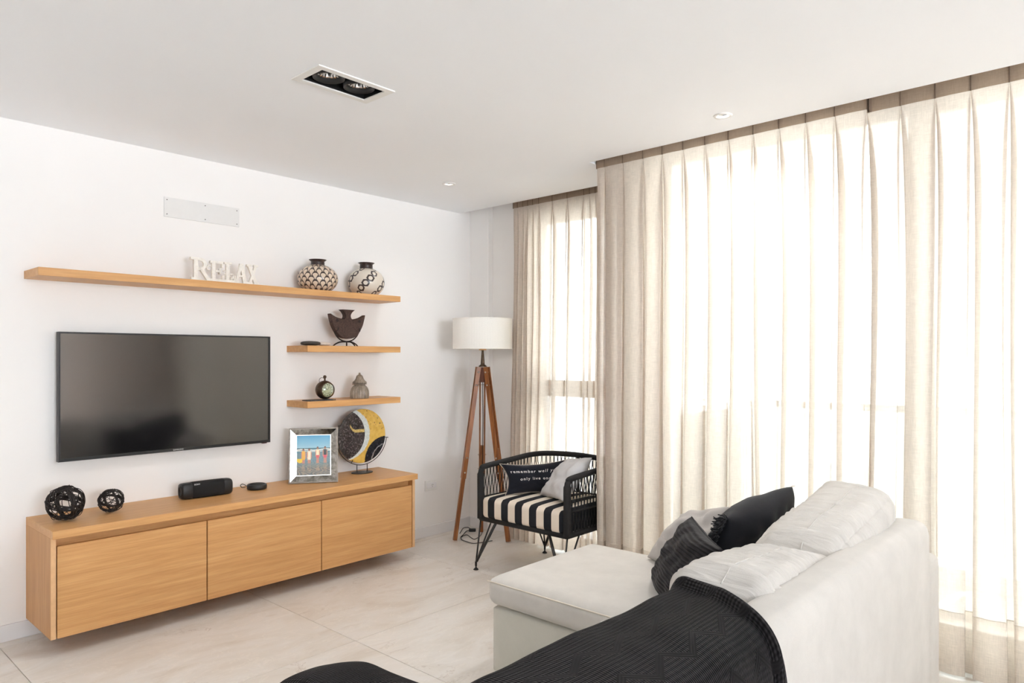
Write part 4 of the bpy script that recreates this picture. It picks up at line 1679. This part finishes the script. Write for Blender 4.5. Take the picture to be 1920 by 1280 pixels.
tube(bm, smooth_path([(0.004, 0.004, 1.22), (0.012, 0.01, 1.05), (0.03, 0.026, 0.93), (0.06, 0.06, 0.7), (0.11, 0.115, 0.2), (0.13, 0.14, 0.008)], 8), 0.003, 6)
w3 = [(3.865, 4.066), (3.997, 4.165), (4.043, 4.165), (4.039, 4.135), (3.997, 4.049), (3.965, 4.084), (3.847, 4.011), (3.79, 3.975), (3.84, 3.992), (3.87, 3.986), (3.83, 3.90), (3.818, 3.849), (3.914, 3.887), (4.0, 3.95), (4.014, 3.967)]
tube(bm, smooth_path([(x - lx, y - ly, 0.006) for x, y in w3], 6), 0.003, 6)
w4 = [(3.79, 3.975), (3.74, 3.911), (3.726, 3.836), (3.725, 3.773), (3.792, 3.738), (3.88, 3.72)]
tube(bm, smooth_path([(x - lx, y - ly, 0.006) for x, y in w4], 6), 0.003, 6)
cdm = obj('power_cord', bm, M['rubber'], lp, smooth=True)
bm = bmesh.new()
box(bm, -0.028, 0.028, -0.012, 0.012, 0.002, 0.026, bev=0.005)
bmesh.ops.rotate(bm, verts=bm.verts, matrix=Matrix.Rotation(-0.8, 3, 'Z'), cent=(0, 0, 0))
bmesh.ops.translate(bm, verts=bm.verts, vec=(3.985 - lx, 4.045 - ly, 0))
obj('foot_switch', bm, M['black'], cdm)

# ------------------------------------------------------------------ rope armchair
ch = thing('armchair', 'black rope weave armchair with striped seat in the corner', 'armchair', (3.62, 2.94, 0))
hw = 0.365
xf, xb = -0.285, 0.305
# top rail as one continuous U, posts included
rail = []
for s in (1, -1):
    half_ = [(xf, s * hw, 0.335), (xf, s * hw, 0.5), (xf, s * hw, 0.63), (xf + 0.012, s * hw, 0.662), (xf + 0.045, s * hw, 0.678), (0.05, s * hw, 0.697), (0.19, s * (hw - 0.006), 0.708), (0.262, s * (hw - 0.05), 0.716), (xb - 0.008, s * (hw - 0.13), 0.722), (xb, s * 0.12, 0.728)]
    rail.append(half_)
full = rail[0] + [(xb + 0.004, 0, 0.73)] + rail[1][::-1]
bm = bmesh.new()
sp_ = smooth_path(full, 6)
rad = [0.0235 if p.z < 0.64 else 0.0185 for p in sp_]
tube(bm, sp_, rad, 10)
obj('top_rail', bm, M['cordblack'], ch, smooth=True)
# plan curve for the base frame and the rope panels
def plan(t):
    """t in 0..1 from left front round the back to right front, returns x,y"""
    pts = [(xf, hw), (0.05, hw), (0.19, hw - 0.006), (0.262, hw - 0.05), (xb - 0.008, hw - 0.13), (xb, 0.12), (xb + 0.004, 0.0), (xb, -0.12), (xb - 0.008, -hw + 0.13), (0.262, -hw + 0.05), (0.19, -hw + 0.006), (0.05, -hw), (xf, -hw)]
    return pts


pl_ = smooth_path([(x, y, 0) for x, y in plan(0)], 16)
cum = [0.0]
for a, b in zip(pl_, pl_[1:]):
    cum.append(cum[-1] + (b - a).length)


def at(s):
    s = max(0, min(cum[-1], s))
    for i in range(len(cum) - 1):
        if cum[i + 1] >= s:
            f = (s - cum[i]) / max(1e-9, cum[i + 1] - cum[i])
            return pl_[i].lerp(pl_[i + 1], f)
    return pl_[-1]


def ztop_at(p):
    return 0.676 + (p.x - xf) / (xb - xf) * 0.05


bm = bmesh.new()
tube(bm, [(p.x, p.y, 0.335) for p in pl_[::3]], 0.017, 8)
tube(bm, [(xf, hw, 0.335), (xf, -hw, 0.335)], 0.017, 8)
obj('base_frame', bm, M['cordblack'], ch, smooth=True)
tot = cum[-1]
side = 0.55
segs = (('rope_panel', 0.03, side), ('rope_panel', side, tot / 2), ('rope_panel', tot / 2, tot - side), ('rope_panel', tot - side, tot - 0.03))
for nm, s0, s1 in segs:
    bm = bmesh.new()
    n = int((s1 - s0) / 0.0155)
    for k in range(n):
        sc_ = s0 + (k + 0.5) * (s1 - s0) / n
        sg = 1 if k % 2 else -1
        pts = []
        for q in range(15):
            f = q / 14
            sh_ = sg * 0.0058 * math.sin(f * PI * 5.0)
            p = at(sc_ + sh_)
            z = 0.34 + f * (ztop_at(p) - 0.345)
            pts.append((p.x, p.y, z))
        tube(bm, pts, 0.0032, 4)
    # horizontal seat level binding
    tube(bm, [tuple(at(s0 + (s1 - s0) * q / 12)) [:2] + (0.475,) for q in range(13)], 0.006, 6)
    obj(nm, bm, M['cordblack'], ch, smooth=True)
bm = bmesh.new()
tube(bm, [(xb + 0.004, 0, 0.335), (xb + 0.004, 0, 0.728)], 0.013, 8)
obj('back_post', bm, M['cordblack'], ch, smooth=True)
bm = bmesh.new()
for k in range(7):
    y = -0.3 + 0.1 * k
    tube(bm, [(xf, y, 0.333), (xb - 0.03, y, 0.333)], 0.008, 6)
obj('seat_slats', bm, M['blackmetal'], ch)
for sx in (0, 1):
    for sy in (1, -1):
        x0, y0 = (xf, sy * hw) if sx == 0 else (xb - 0.03, sy * (hw - 0.07))
        fx, fy = (x0 - 0.045, sy * (hw - 0.0)) if sx == 0 else (xb - 0.02, sy * (hw - 0.085))
        bm = bmesh.new()
        ft = Vector((fx, fy, 0.045))
        ix_ = 1 if sx == 0 else -1
        tube(bm, [(x0, y0, 0.325), ft + Vector((0, 0, 0.0))], 0.0055, 8)
        tube(bm, [(x0, y0 - sy * 0.14, 0.325), ft + Vector((0.0, -sy * 0.006, 0.012))], 0.0095, 8)
        tube(bm, [(x0 + ix_ * 0.12, y0, 0.325), ft + Vector((ix_ * 0.006, 0, 0.012))], 0.0055, 8)
        lgm = obj('leg', bm, M['blackmetal'], ch, smooth=True)
        bm = bmesh.new()
        lathe(bm, [(0.018, 0.0), (0.016, 0.005), (0.006, 0.014), (0.0045, 0.02), (0.007, 0.026), (0.007, 0.05), (0.004, 0.055)], 14, True, True, (fx, fy, 0))
        obj('glide', bm, M['rubber'], lgm, smooth=True)


# rounded box cushion
def rbox_mesh(name, hx, hy, hz, r, n=14, bulge=(0, 0, 0), nf=None):
    bm = bmesh.new()
    bmesh.ops.create_cube(bm, size=2.0)
    bmesh.ops.subdivide_edges(bm, edges=bm.edges, cuts=n, use_grid_fill=True)
    h = Vector((hx, hy, hz))
    for v in bm.verts:
        u = v.co.copy()
        # denser near edges
        uu = Vector([math.copysign(1 - (1 - abs(c)) ** 1.4, c) for c in u])
        p = Vector((uu.x * h.x, uu.y * h.y, uu.z * h.z))
        inner = Vector([max(-h[i] + r, min(h[i] - r, p[i])) for i in range(3)])
        d = p - inner
        if d.length > 1e-9:
            p = inner + d.normalized() * r
        fx_ = (1 - u.y ** 2) * (1 - u.z ** 2)
        fy_ = (1 - u.x ** 2) * (1 - u.z ** 2)
        fz_ = (1 - u.x ** 2) * (1 - u.y ** 2)
        p.x += math.copysign(bulge[0] * fx_, u.x) * (abs(u.x) > 0.3) * abs(u.x)
        p.y += math.copysign(bulge[1] * fy_, u.y) * (abs(u.y) > 0.3) * abs(u.y)
        p.z += math.copysign(bulge[2] * fz_, u.z) * (abs(u.z) > 0.3) * abs(u.z)
        if nf:
            p = nf(p, u)
        v.co = p
    return bm


bm = rbox_mesh('seat_cushion', 0.285, 0.345, 0.07, 0.03, 12, (0.0, 0.0, 0.012))
sc_o = obj('seat_cushion', bm, M['stripes'], ch, smooth=True, loc=(-0.015, 0, 0.412))

# ------------------------------------------------------------------ pillows
def pillow_fn(BL, BR, TR, TL, T, pinch=0.10, seed=0, wr=0.012):
    BL, BR, TR, TL = (np.array(v, float) for v in (BL, BR, TR, TL))
    nrm = np.cross(BR - BL, TL - BL)
    nrm /= np.linalg.norm(nrm)

    def S(u, v, side):
        a, b = 2 * u - 1, 2 * v - 1
        a2 = a * (1 - pinch * (1 - b * b))
        b2 = b * (1 - pinch * (1 - a * a))
        uu, vv = (a2 + 1) / 2, (b2 + 1) / 2
        p = BL * (1 - uu) * (1 - vv) + BR * uu * (1 - vv) + TR * uu * vv + TL * (1 - uu) * vv
        t = (max(0.0, (1 - a * a)) * max(0.0, (1 - b * b))) ** 0.42
        t *= 1 + 0.35 * noise.noise(Vector((a * 1.6, b * 1.6, seed + side * 3)))
        w_ = wr * noise.noise(Vector((a * 4, b * 4, seed * 3.1 + side))) * min(1, 4 * (1 - a * a) * (1 - b * b) + 0.1)
        return p + nrm * side * (T / 2 * t) + nrm * w_
    return S, nrm


def pillow_mesh(name, S, n=34):
    def warp(k):
        x = 2 * k / n - 1
        return (math.copysign(1 - (1 - abs(x)) ** 1.5, x) + 1) / 2
    bm = bmesh.new()
    uvl = bm.loops.layers.uv.new('UVMap')
    front, back = {}, {}
    uvd = {}
    for i in range(n + 1):
        for j in range(n + 1):
            u, v = warp(i), warp(j)
            fv = bm.verts.new(S(u, v, 1))
            front[i, j] = fv
            uvd[fv] = (u, v)
            if 0 < i < n and 0 < j < n:
                bv = bm.verts.new(S(u, v, -1))
                uvd[bv] = (u, v)
            else:
                bv = fv
            back[i, j] = bv
    for i in range(n):
        for j in range(n):
            for dct, rev in ((front, False), (back, True)):
                q = [dct[i, j], dct[i + 1, j], dct[i + 1, j + 1], dct[i, j + 1]]
                if rev:
                    q = q[::-1]
                try:
                    f = bm.faces.new(q)
                    for l in f.loops:
                        l[uvl].uv = uvd[l.vert]
                except ValueError:
                    pass
    return bm


def edge_pts(S, which, n=30):
    if which == 'all':
        return [S(k / n, 0, 0) for k in range(n)] + [S(1, k / n, 0) for k in range(n)] + [S(1 - k / n, 1, 0) for k in range(n)] + [S(0, 1 - k / n, 0) for k in range(n)]


def pillow(name, label, corners, T, mat, seed, base=None, pinch=0.1, wr=0.012, piping=None, group=None):
    cs = np.array(corners, float)
    o0 = cs.mean(0)
    o0[2] = cs[:, 2].min()
    S, nrm = pillow_fn(*[c_ - o0 for c_ in cs], T, pinch, seed, wr)
    t = thing(name, label, 'pillow', tuple(o0), 0, group)
    obj('cover', pillow_mesh('cover', S), mat, t, smooth=True)
    if piping:
        bm = bmesh.new()
        tube(bm, edge_pts(S, 'all'), 0.003, 6, closed=True)
        obj('seam', bm, piping, t, smooth=True)
    return t, S, nrm


t, S, nrm = pillow('lumbar_pillow', 'black lumbar pillow with white lettering on the striped seat', [(3.435, 3.175, 0.487), (3.735, 2.915, 0.487), (3.815, 2.965, 0.706), (3.455, 3.245, 0.690)], 0.11, M['ink_chair'], 3, piping=M['cream_back'], pinch=0.19, wr=0.006)
# lettering laid on the cover
sd = 1 if Vector(nrm).dot(Vector((-1, -1, 0))) > 0 else -1
for txt, v0, u0, size in (('remember well you', 0.72, 0.515, 0.098), ('only live once', 0.45, 0.545, 0.098)):
    me = text_mesh(txt, size, 1.3)
    bm = bmesh.new()
    bm.from_mesh(me)
    bpy.data.meshes.remove(me)
    for vtx in bm.verts:
        u = u0 + vtx.co.x * 0.88
        v = v0 + vtx.co.y * 1.5
        u = max(0.02, min(0.98, u))
        p = Vector(S(u, v, sd)) + Vector(nrm) * sd * 0.0018
        vtx.co = p
    obj('lettering', bm, M['white_print'], t, recalc=False)
    # the filled o of each stencilled word
pillow('square_pillow', 'light gray square pillow leaning on the armchair side', [(3.59, 3.0, 0.492), (3.41, 2.67, 0.525), (3.63, 2.605, 0.775), (3.815, 2.93, 0.715)], 0.13, M['gray_velvet'], 8, pinch=0.07, wr=0.012)

# ------------------------------------------------------------------ sofa
sofa = thing('corner_sofa', 'ivory fabric sofa with chaise end in front of the curtains', 'sofa', (2.06, 1.2, 0))
ox_, oy_ = 2.06, 1.2


def sb(name, b, mat, r=0.03, n=12, bulge=(0, 0, 0), nf=None, parent=None):
    x0, x1, y0, y1, z0_, z1_ = b
    bm = rbox_mesh(name, (x1 - x0) / 2, (y1 - y0) / 2, (z1_ - z0_) / 2, r, n, bulge, nf)
    return obj(name, bm, mat, parent or sofa, smooth=True, loc=((x0 + x1) / 2 - ox_, (y0 + y1) / 2 - oy_, (z0_ + z1_) / 2))


sb('base', (2.225, 3.0, 0.75, 2.135, 0.03, 0.318), M['sofa_base'], 0.015)
sb('base', (0.9, 2.22, 0.75, 1.35, 0.03, 0.318), M['sofa_base'], 0.015)
ccu = sb('chaise_cushion', (2.212, 3.006, 0.80, 2.162, 0.322, 0.446), M['sofa'], 0.042, 16, (0, 0, 0.012))
bm = bmesh.new()
tube(bm, [(-0.392, 0.676, 0.042), (-0.393, -0.6, 0.042)], 0.0028, 6)
obj('piping', bm, M['pipe'], ccu, smooth=True)
sb('seat_cushion', (1.13, 2.207, 0.80, 1.36, 0.322, 0.450), M['sofa'], 0.035, 12, (0, 0, 0.02))
# backrest: outer face a touch concave, top crowned
def backf(p, u):
    p.z -= 0.012 * (u.x + 1) * (u.z > 0)
    p.y += 0.02 * (u.z > 0.5) * (1 - u.x) * 0.5
    return p


sb('backrest', (0.87, 3.06, 0.605, 0.75, 0.03, 0.815), M['sofa'], 0.05, 16, (0, 0.004, 0), backf)
sb('armrest', (3.062, 3.25, 0.615, 1.30, 0.03, 0.625), M['sofa'], 0.035, 12)
sb('armrest', (0.87, 1.11, 0.66, 1.60, 0.03, 0.60), M['sofa'], 0.04, 12)
for x, y in ((0.95, 0.68), (3.2, 0.68), (2.3, 2.08), (2.95, 2.08), (0.95, 1.5)):
    bm = bmesh.new()
    lathe(bm, [(0.022, 0.0), (0.025, 0.035)], 16, True, True, (x - ox_, y - oy_, 0))
    obj('foot', bm, M['black'], sofa, smooth=True)


from mathutils.bvhtree import BVHTree


def backcush(x0, x1, z1_, seed, tilt=0.0):
    hx_, hz_ = (x1 - x0) / 2, (z1_ - 0.45) / 2

    def nf(p, u):
        # gathered cloth: creases running across the width, strongest beside the seams
        q = noise.noise(Vector((p.x * 3 + seed, p.y * 6, p.z * 3)))
        ph = p.x * 34 + 5.0 * q + seed
        c1 = noise.noise(Vector((ph, p.y * 3.5 + seed, p.z * 3.0)))
        c2 = noise.noise(Vector((ph * 2.1, p.y * 5, p.z * 5 + seed)))
        k2 = noise.noise(Vector((p.x * 5 + seed, p.y * 6, p.z * 6)))
        amt = 0.25 + 0.75 * max(0.0, u.z) ** 2
        ends = 1.0 if abs(u.x) < 0.98 else 0.3
        w_ = (0.012 * c1 + 0.005 * c2) * amt * ends
        n_ = Vector((0, u.y * abs(u.y) ** 2, max(0, u.z) * abs(u.z) ** 2))
        if n_.length > 0:
            p = p + n_.normalized() * w_
        p = p * (1 + 0.035 * k2)
        p.z += tilt * u.x * (u.z > 0)
        p.y += 0.05 * (u.z * 0.5 + 0.5) * -0.6
        return p
    bm = rbox_mesh('back_cushion', hx_, 0.1425, hz_, 0.06, 52, (0.018, 0.03, 0.03), nf)
    bmesh.ops.recalc_face_normals(bm, faces=bm.faces)
    tree = BVHTree.FromBMesh(bm)
    lines = []
    pts = []
    for k in range(61):
        x = hx_ * (-0.97 + 1.94 * k / 60)
        h = tree.ray_cast(Vector((x, -0.045, 1.0)), Vector((0, 0, -1)))[0]
        if h:
            pts.append(h)
    lines.append(pts)
    loc = ((x0 + x1) / 2 - ox_, (0.735 + 1.02) / 2 - oy_, (0.45 + z1_) / 2)
    c = obj('back_cushion', bm, M['gathered'], sofa, smooth=True, loc=loc)
    for pts in lines:
        bm = bmesh.new()
        for _ in range(6):
            pts = [pts[0]] + [(a + b * 2 + c_) / 4 for a, b, c_ in zip(pts, pts[1:], pts[2:])] + [pts[-1]]
        tube(bm, [p + Vector((0, 0, 0.0008)) for p in pts], 0.0019, 6)
        obj('piping', bm, M['sofa'], c, smooth=True)
    return c


backcush(2.30, 3.0, 0.856, 2, 0.052)
backcush(1.73, 2.35, 0.803, 5, -0.034)
backcush(1.10, 1.70, 0.765, 9)

# ------------------------------------------------------------------ sofa pillows
t, S, nrm = pillow('tasselled_pillow', 'smooth ink black pillow with tassel edge on the chaise', [(2.51, 1.31, 0.46), (2.98, 1.25, 0.46), (3.0, 1.115, 0.862), (2.555, 1.195, 0.79)], 0.21, M['ink'], 12, pinch=-0.05, wr=0.012)
rnd = random.Random(9)
for k in range(10):
    v = 0.62 + 0.042 * k
    bm = bmesh.new()
    p0 = Vector(S(0.0, min(v, 1.0), 0))
    for q in range(8):
        d = Vector((-0.62 + rnd.uniform(-0.45, 0.45), 0.45 + rnd.uniform(-0.5, 0.5), 0.45 + rnd.uniform(-0.75, 0.6)))
        d.normalize()
        L_ = rnd.uniform(0.03, 0.06)
        tube(bm, [p0, p0 + d * L_ * 0.5, p0 + d * L_ + Vector((0, 0, -0.008))], 0.0021, 4)
    obj('tassel', bm, M['ink'], t)
bm = bmesh.new()
p0 = Vector(S(1.0, 1.0, 0))
box(bm, p0.x - 0.004, p0.x + 0.022, p0.y - 0.006, p0.y + 0.006, p0.z + 0.0, p0.z + 0.002)
obj('care_tag', bm, M['tag'], t)
pillow('gray_pillow', 'gray linen pillow standing at the far corner of the chaise', [(2.90, 1.76, 0.46), (2.72, 1.38, 0.46), (2.98, 1.38, 0.74), (3.02, 1.60, 0.66)], 0.19, M['gray_linen'], 15, pinch=0.04, wr=0.016)
t, S, nrm = pillow('ribbed_pillow', 'black ribbed pillow with cream tag in front of the gray pillow', [(2.64, 1.575, 0.455), (2.24, 1.24, 0.47), (2.285, 1.09, 0.745), (2.59, 1.365, 0.765)], 0.16, M['ribbed'], 19, pinch=0.05, wr=0.012)
bm = bmesh.new()
tube(bm, edge_pts(S, 'all'), 0.0028, 6, closed=True)
obj('seam', bm, M['ribbed'], t, smooth=True)
bm = bmesh.new()
sd = 1 if Vector(nrm).dot(Vector((-1, -0.5, 0.3))) > 0 else -1
p0 = Vector(S(0.14, 0.60, sd))
q1 = p0 + Vector((-0.03, 0.0, 0.028))
wv = Vector((0.012, 0.010, 0))
f = [bm.verts.new(v) for v in (p0 - wv, p0 + wv, q1 + wv, q1 - wv)]
g = [bm.verts.new(v.co + Vector((0, 0, 0.0015))) for v in f]
bm.faces.new(f)
bm.faces.new(g[::-1])
for i in range(4):
    bm.faces.new((f[i], g[i], g[(i + 1) % 4], f[(i + 1) % 4]))
obj('fabric_tag', bm, M['tag'], t)

# ------------------------------------------------------------------ black throw
def throw():
    nx, ny = 190, 200
    x = np.linspace(0.80, 1.76, nx)
    yo, yi = 0.585, 1.70
    hang = 0.62
    nyh = 60
    yb_ = np.linspace(yo, yi, ny)
    XX, YY = np.meshgrid(x, yb_, indexing='ij')
    H = np.full(XX.shape, 0.12)
    seat = (YY < 1.34) & (XX > 1.1)
    H[seat] = 0.475
    cush = (YY > 0.72) & (YY < 0.93) & (XX > 0.80)
    H[cush] = 0.805
    bk_ = (YY >= 0.60) & (YY <= 0.76)
    H[bk_] = 0.82
    arm = (XX < 1.12) & (XX > 0.86) & (YY < 1.60)
    dome = 0.648 - 1.9 * np.clip(np.abs(XX - 0.965) - 0.02, 0, 1) ** 2 - 0.9 * np.clip(YY - 1.45, 0, 1) ** 1.5
    H[arm] = np.maximum(H[arm], dome[arm])
    H0 = H.copy()
    # gaussian blur, then keep the cloth above its supports
    def blur(A, s):
        k = np.exp(-0.5 * (np.arange(-3 * s, 3 * s + 1) / s) ** 2)
        k /= k.sum()
        P_ = np.pad(A, 3 * s, mode='edge')
        P_ = np.apply_along_axis(lambda m: np.convolve(m, k, 'valid'), 0, P_)
        return np.apply_along_axis(lambda m: np.convolve(m, k, 'valid'), 1, P_)
    for it in range(6):
        H = blur(H, 6)
        H = np.maximum(H, np.where(H0 > 0.2, H0 + 0.012, 0))
    H = blur(H, 3)
    # soft folds
    for i in range(nx):
        for j in range(ny):
            p = Vector((XX[i, j] * 3.0, YY[i, j] * 3.0, 2.2))
            H[i, j] += 0.012 * noise.noise(p) + 0.006 * noise.noise(p * 2.7)
    # rolled fold along the right edge
    fx_ = np.exp(-((XX - 1.69) / 0.022) ** 2)
    H += 0.022 * fx_
    H -= 0.03 * np.clip((XX - 1.715) / 0.04, 0, 1) ** 2
    # back hang
    zt = H[:, 0]
    PH = np.zeros((nx, nyh, 3))
    for k in range(nyh):
        f = k / (nyh - 1)
        d = hang * f
        for i in range(nx):
            fold = 0.012 * math.sin(x[i] * 22 + 1.5 * f) * min(1, f * 3) + 0.022 * fx_[i, 0] * 0.8
            PH[i, nyh - 1 - k] = (x[i], yo - 0.012 * min(1, f * 6) - abs(fold), zt[i] - d)
    PT = np.stack([XX, YY, H], -1)
    P = np.concatenate([PH[:, :-1], PT], 1)
    # round the cloth over the edge of the backrest
    j0 = nyh - 1
    k_ = np.exp(-0.5 * (np.arange(-9, 10) / 3.5) ** 2)
    k_ /= k_.sum()
    Q = P.copy()
    for c_ in (1, 2):
        for i in range(nx):
            Q[i, :, c_] = np.convolve(np.pad(P[i, :, c_], 9, mode='edge'), k_, 'valid')
    wgt = np.exp(-((np.arange(P.shape[1]) - j0) / 12.0) ** 2)[None, :, None]
    P = P * (1 - wgt) + Q * wgt
    # the right edge runs diagonally: further left over the back than over the cushions
    tt = P[:, :, 1]
    edge = 1.72 - 0.22 * np.clip((0.86 - tt) / 0.27, 0, 1)
    edge = np.apply_along_axis(lambda m: np.convolve(np.pad(m, 12, mode='edge'), np.ones(25) / 25, 'valid'), 1, edge)
    edge = edge - 0.03 * np.clip((tt - 1.0) / 0.4, 0, 1)
    xr = 0.80 + (P[:, :, 0] - 0.80) / (1.76 - 0.80) * (edge - 0.80)
    # arc length along the profile for the knit
    seg = np.linalg.norm(np.diff(P, axis=1), axis=2)
    V_ = np.concatenate([np.zeros((P.shape[0], 1)), np.cumsum(seg, 1)], 1)
    V_ = np.repeat(V_[nx // 2][None, :], P.shape[0], 0)
    U_ = P[:, :, 0].copy()
    P[:, :, 0] = xr
    return P, np.stack([U_, V_], -1)


P, UV = throw()
ce = np.array([1.3, 0.9, 0.0])
tb = thing('throw_blanket', 'black waffle knit throw draped over the near end of the sofa', 'blanket', tuple(ce))
tm = link('cloth', grid_mesh('cloth', P - ce, uv=UV), M['throw'], tb, smooth=True)
mod = tm.modifiers.new('thick', 'SOLIDIFY')
mod.thickness = 0.006
mod.offset = 1.0
bm = bmesh.new()
rnd = random.Random(2)
row = P[:, -1]
for k in range(0, P.shape[0], 6):
    p = Vector(P[k, -4] - ce)
    d = Vector((rnd.uniform(-0.3, 0.3), 0.6 + rnd.uniform(-0.3, 0.3), rnd.uniform(-0.8, 0.2)))
    tube(bm, [p, p + d * 0.02, p + d * 0.03 + Vector((0, 0, -0.01))], 0.0016, 4)
obj('fringe', bm, M['throw'], tb)
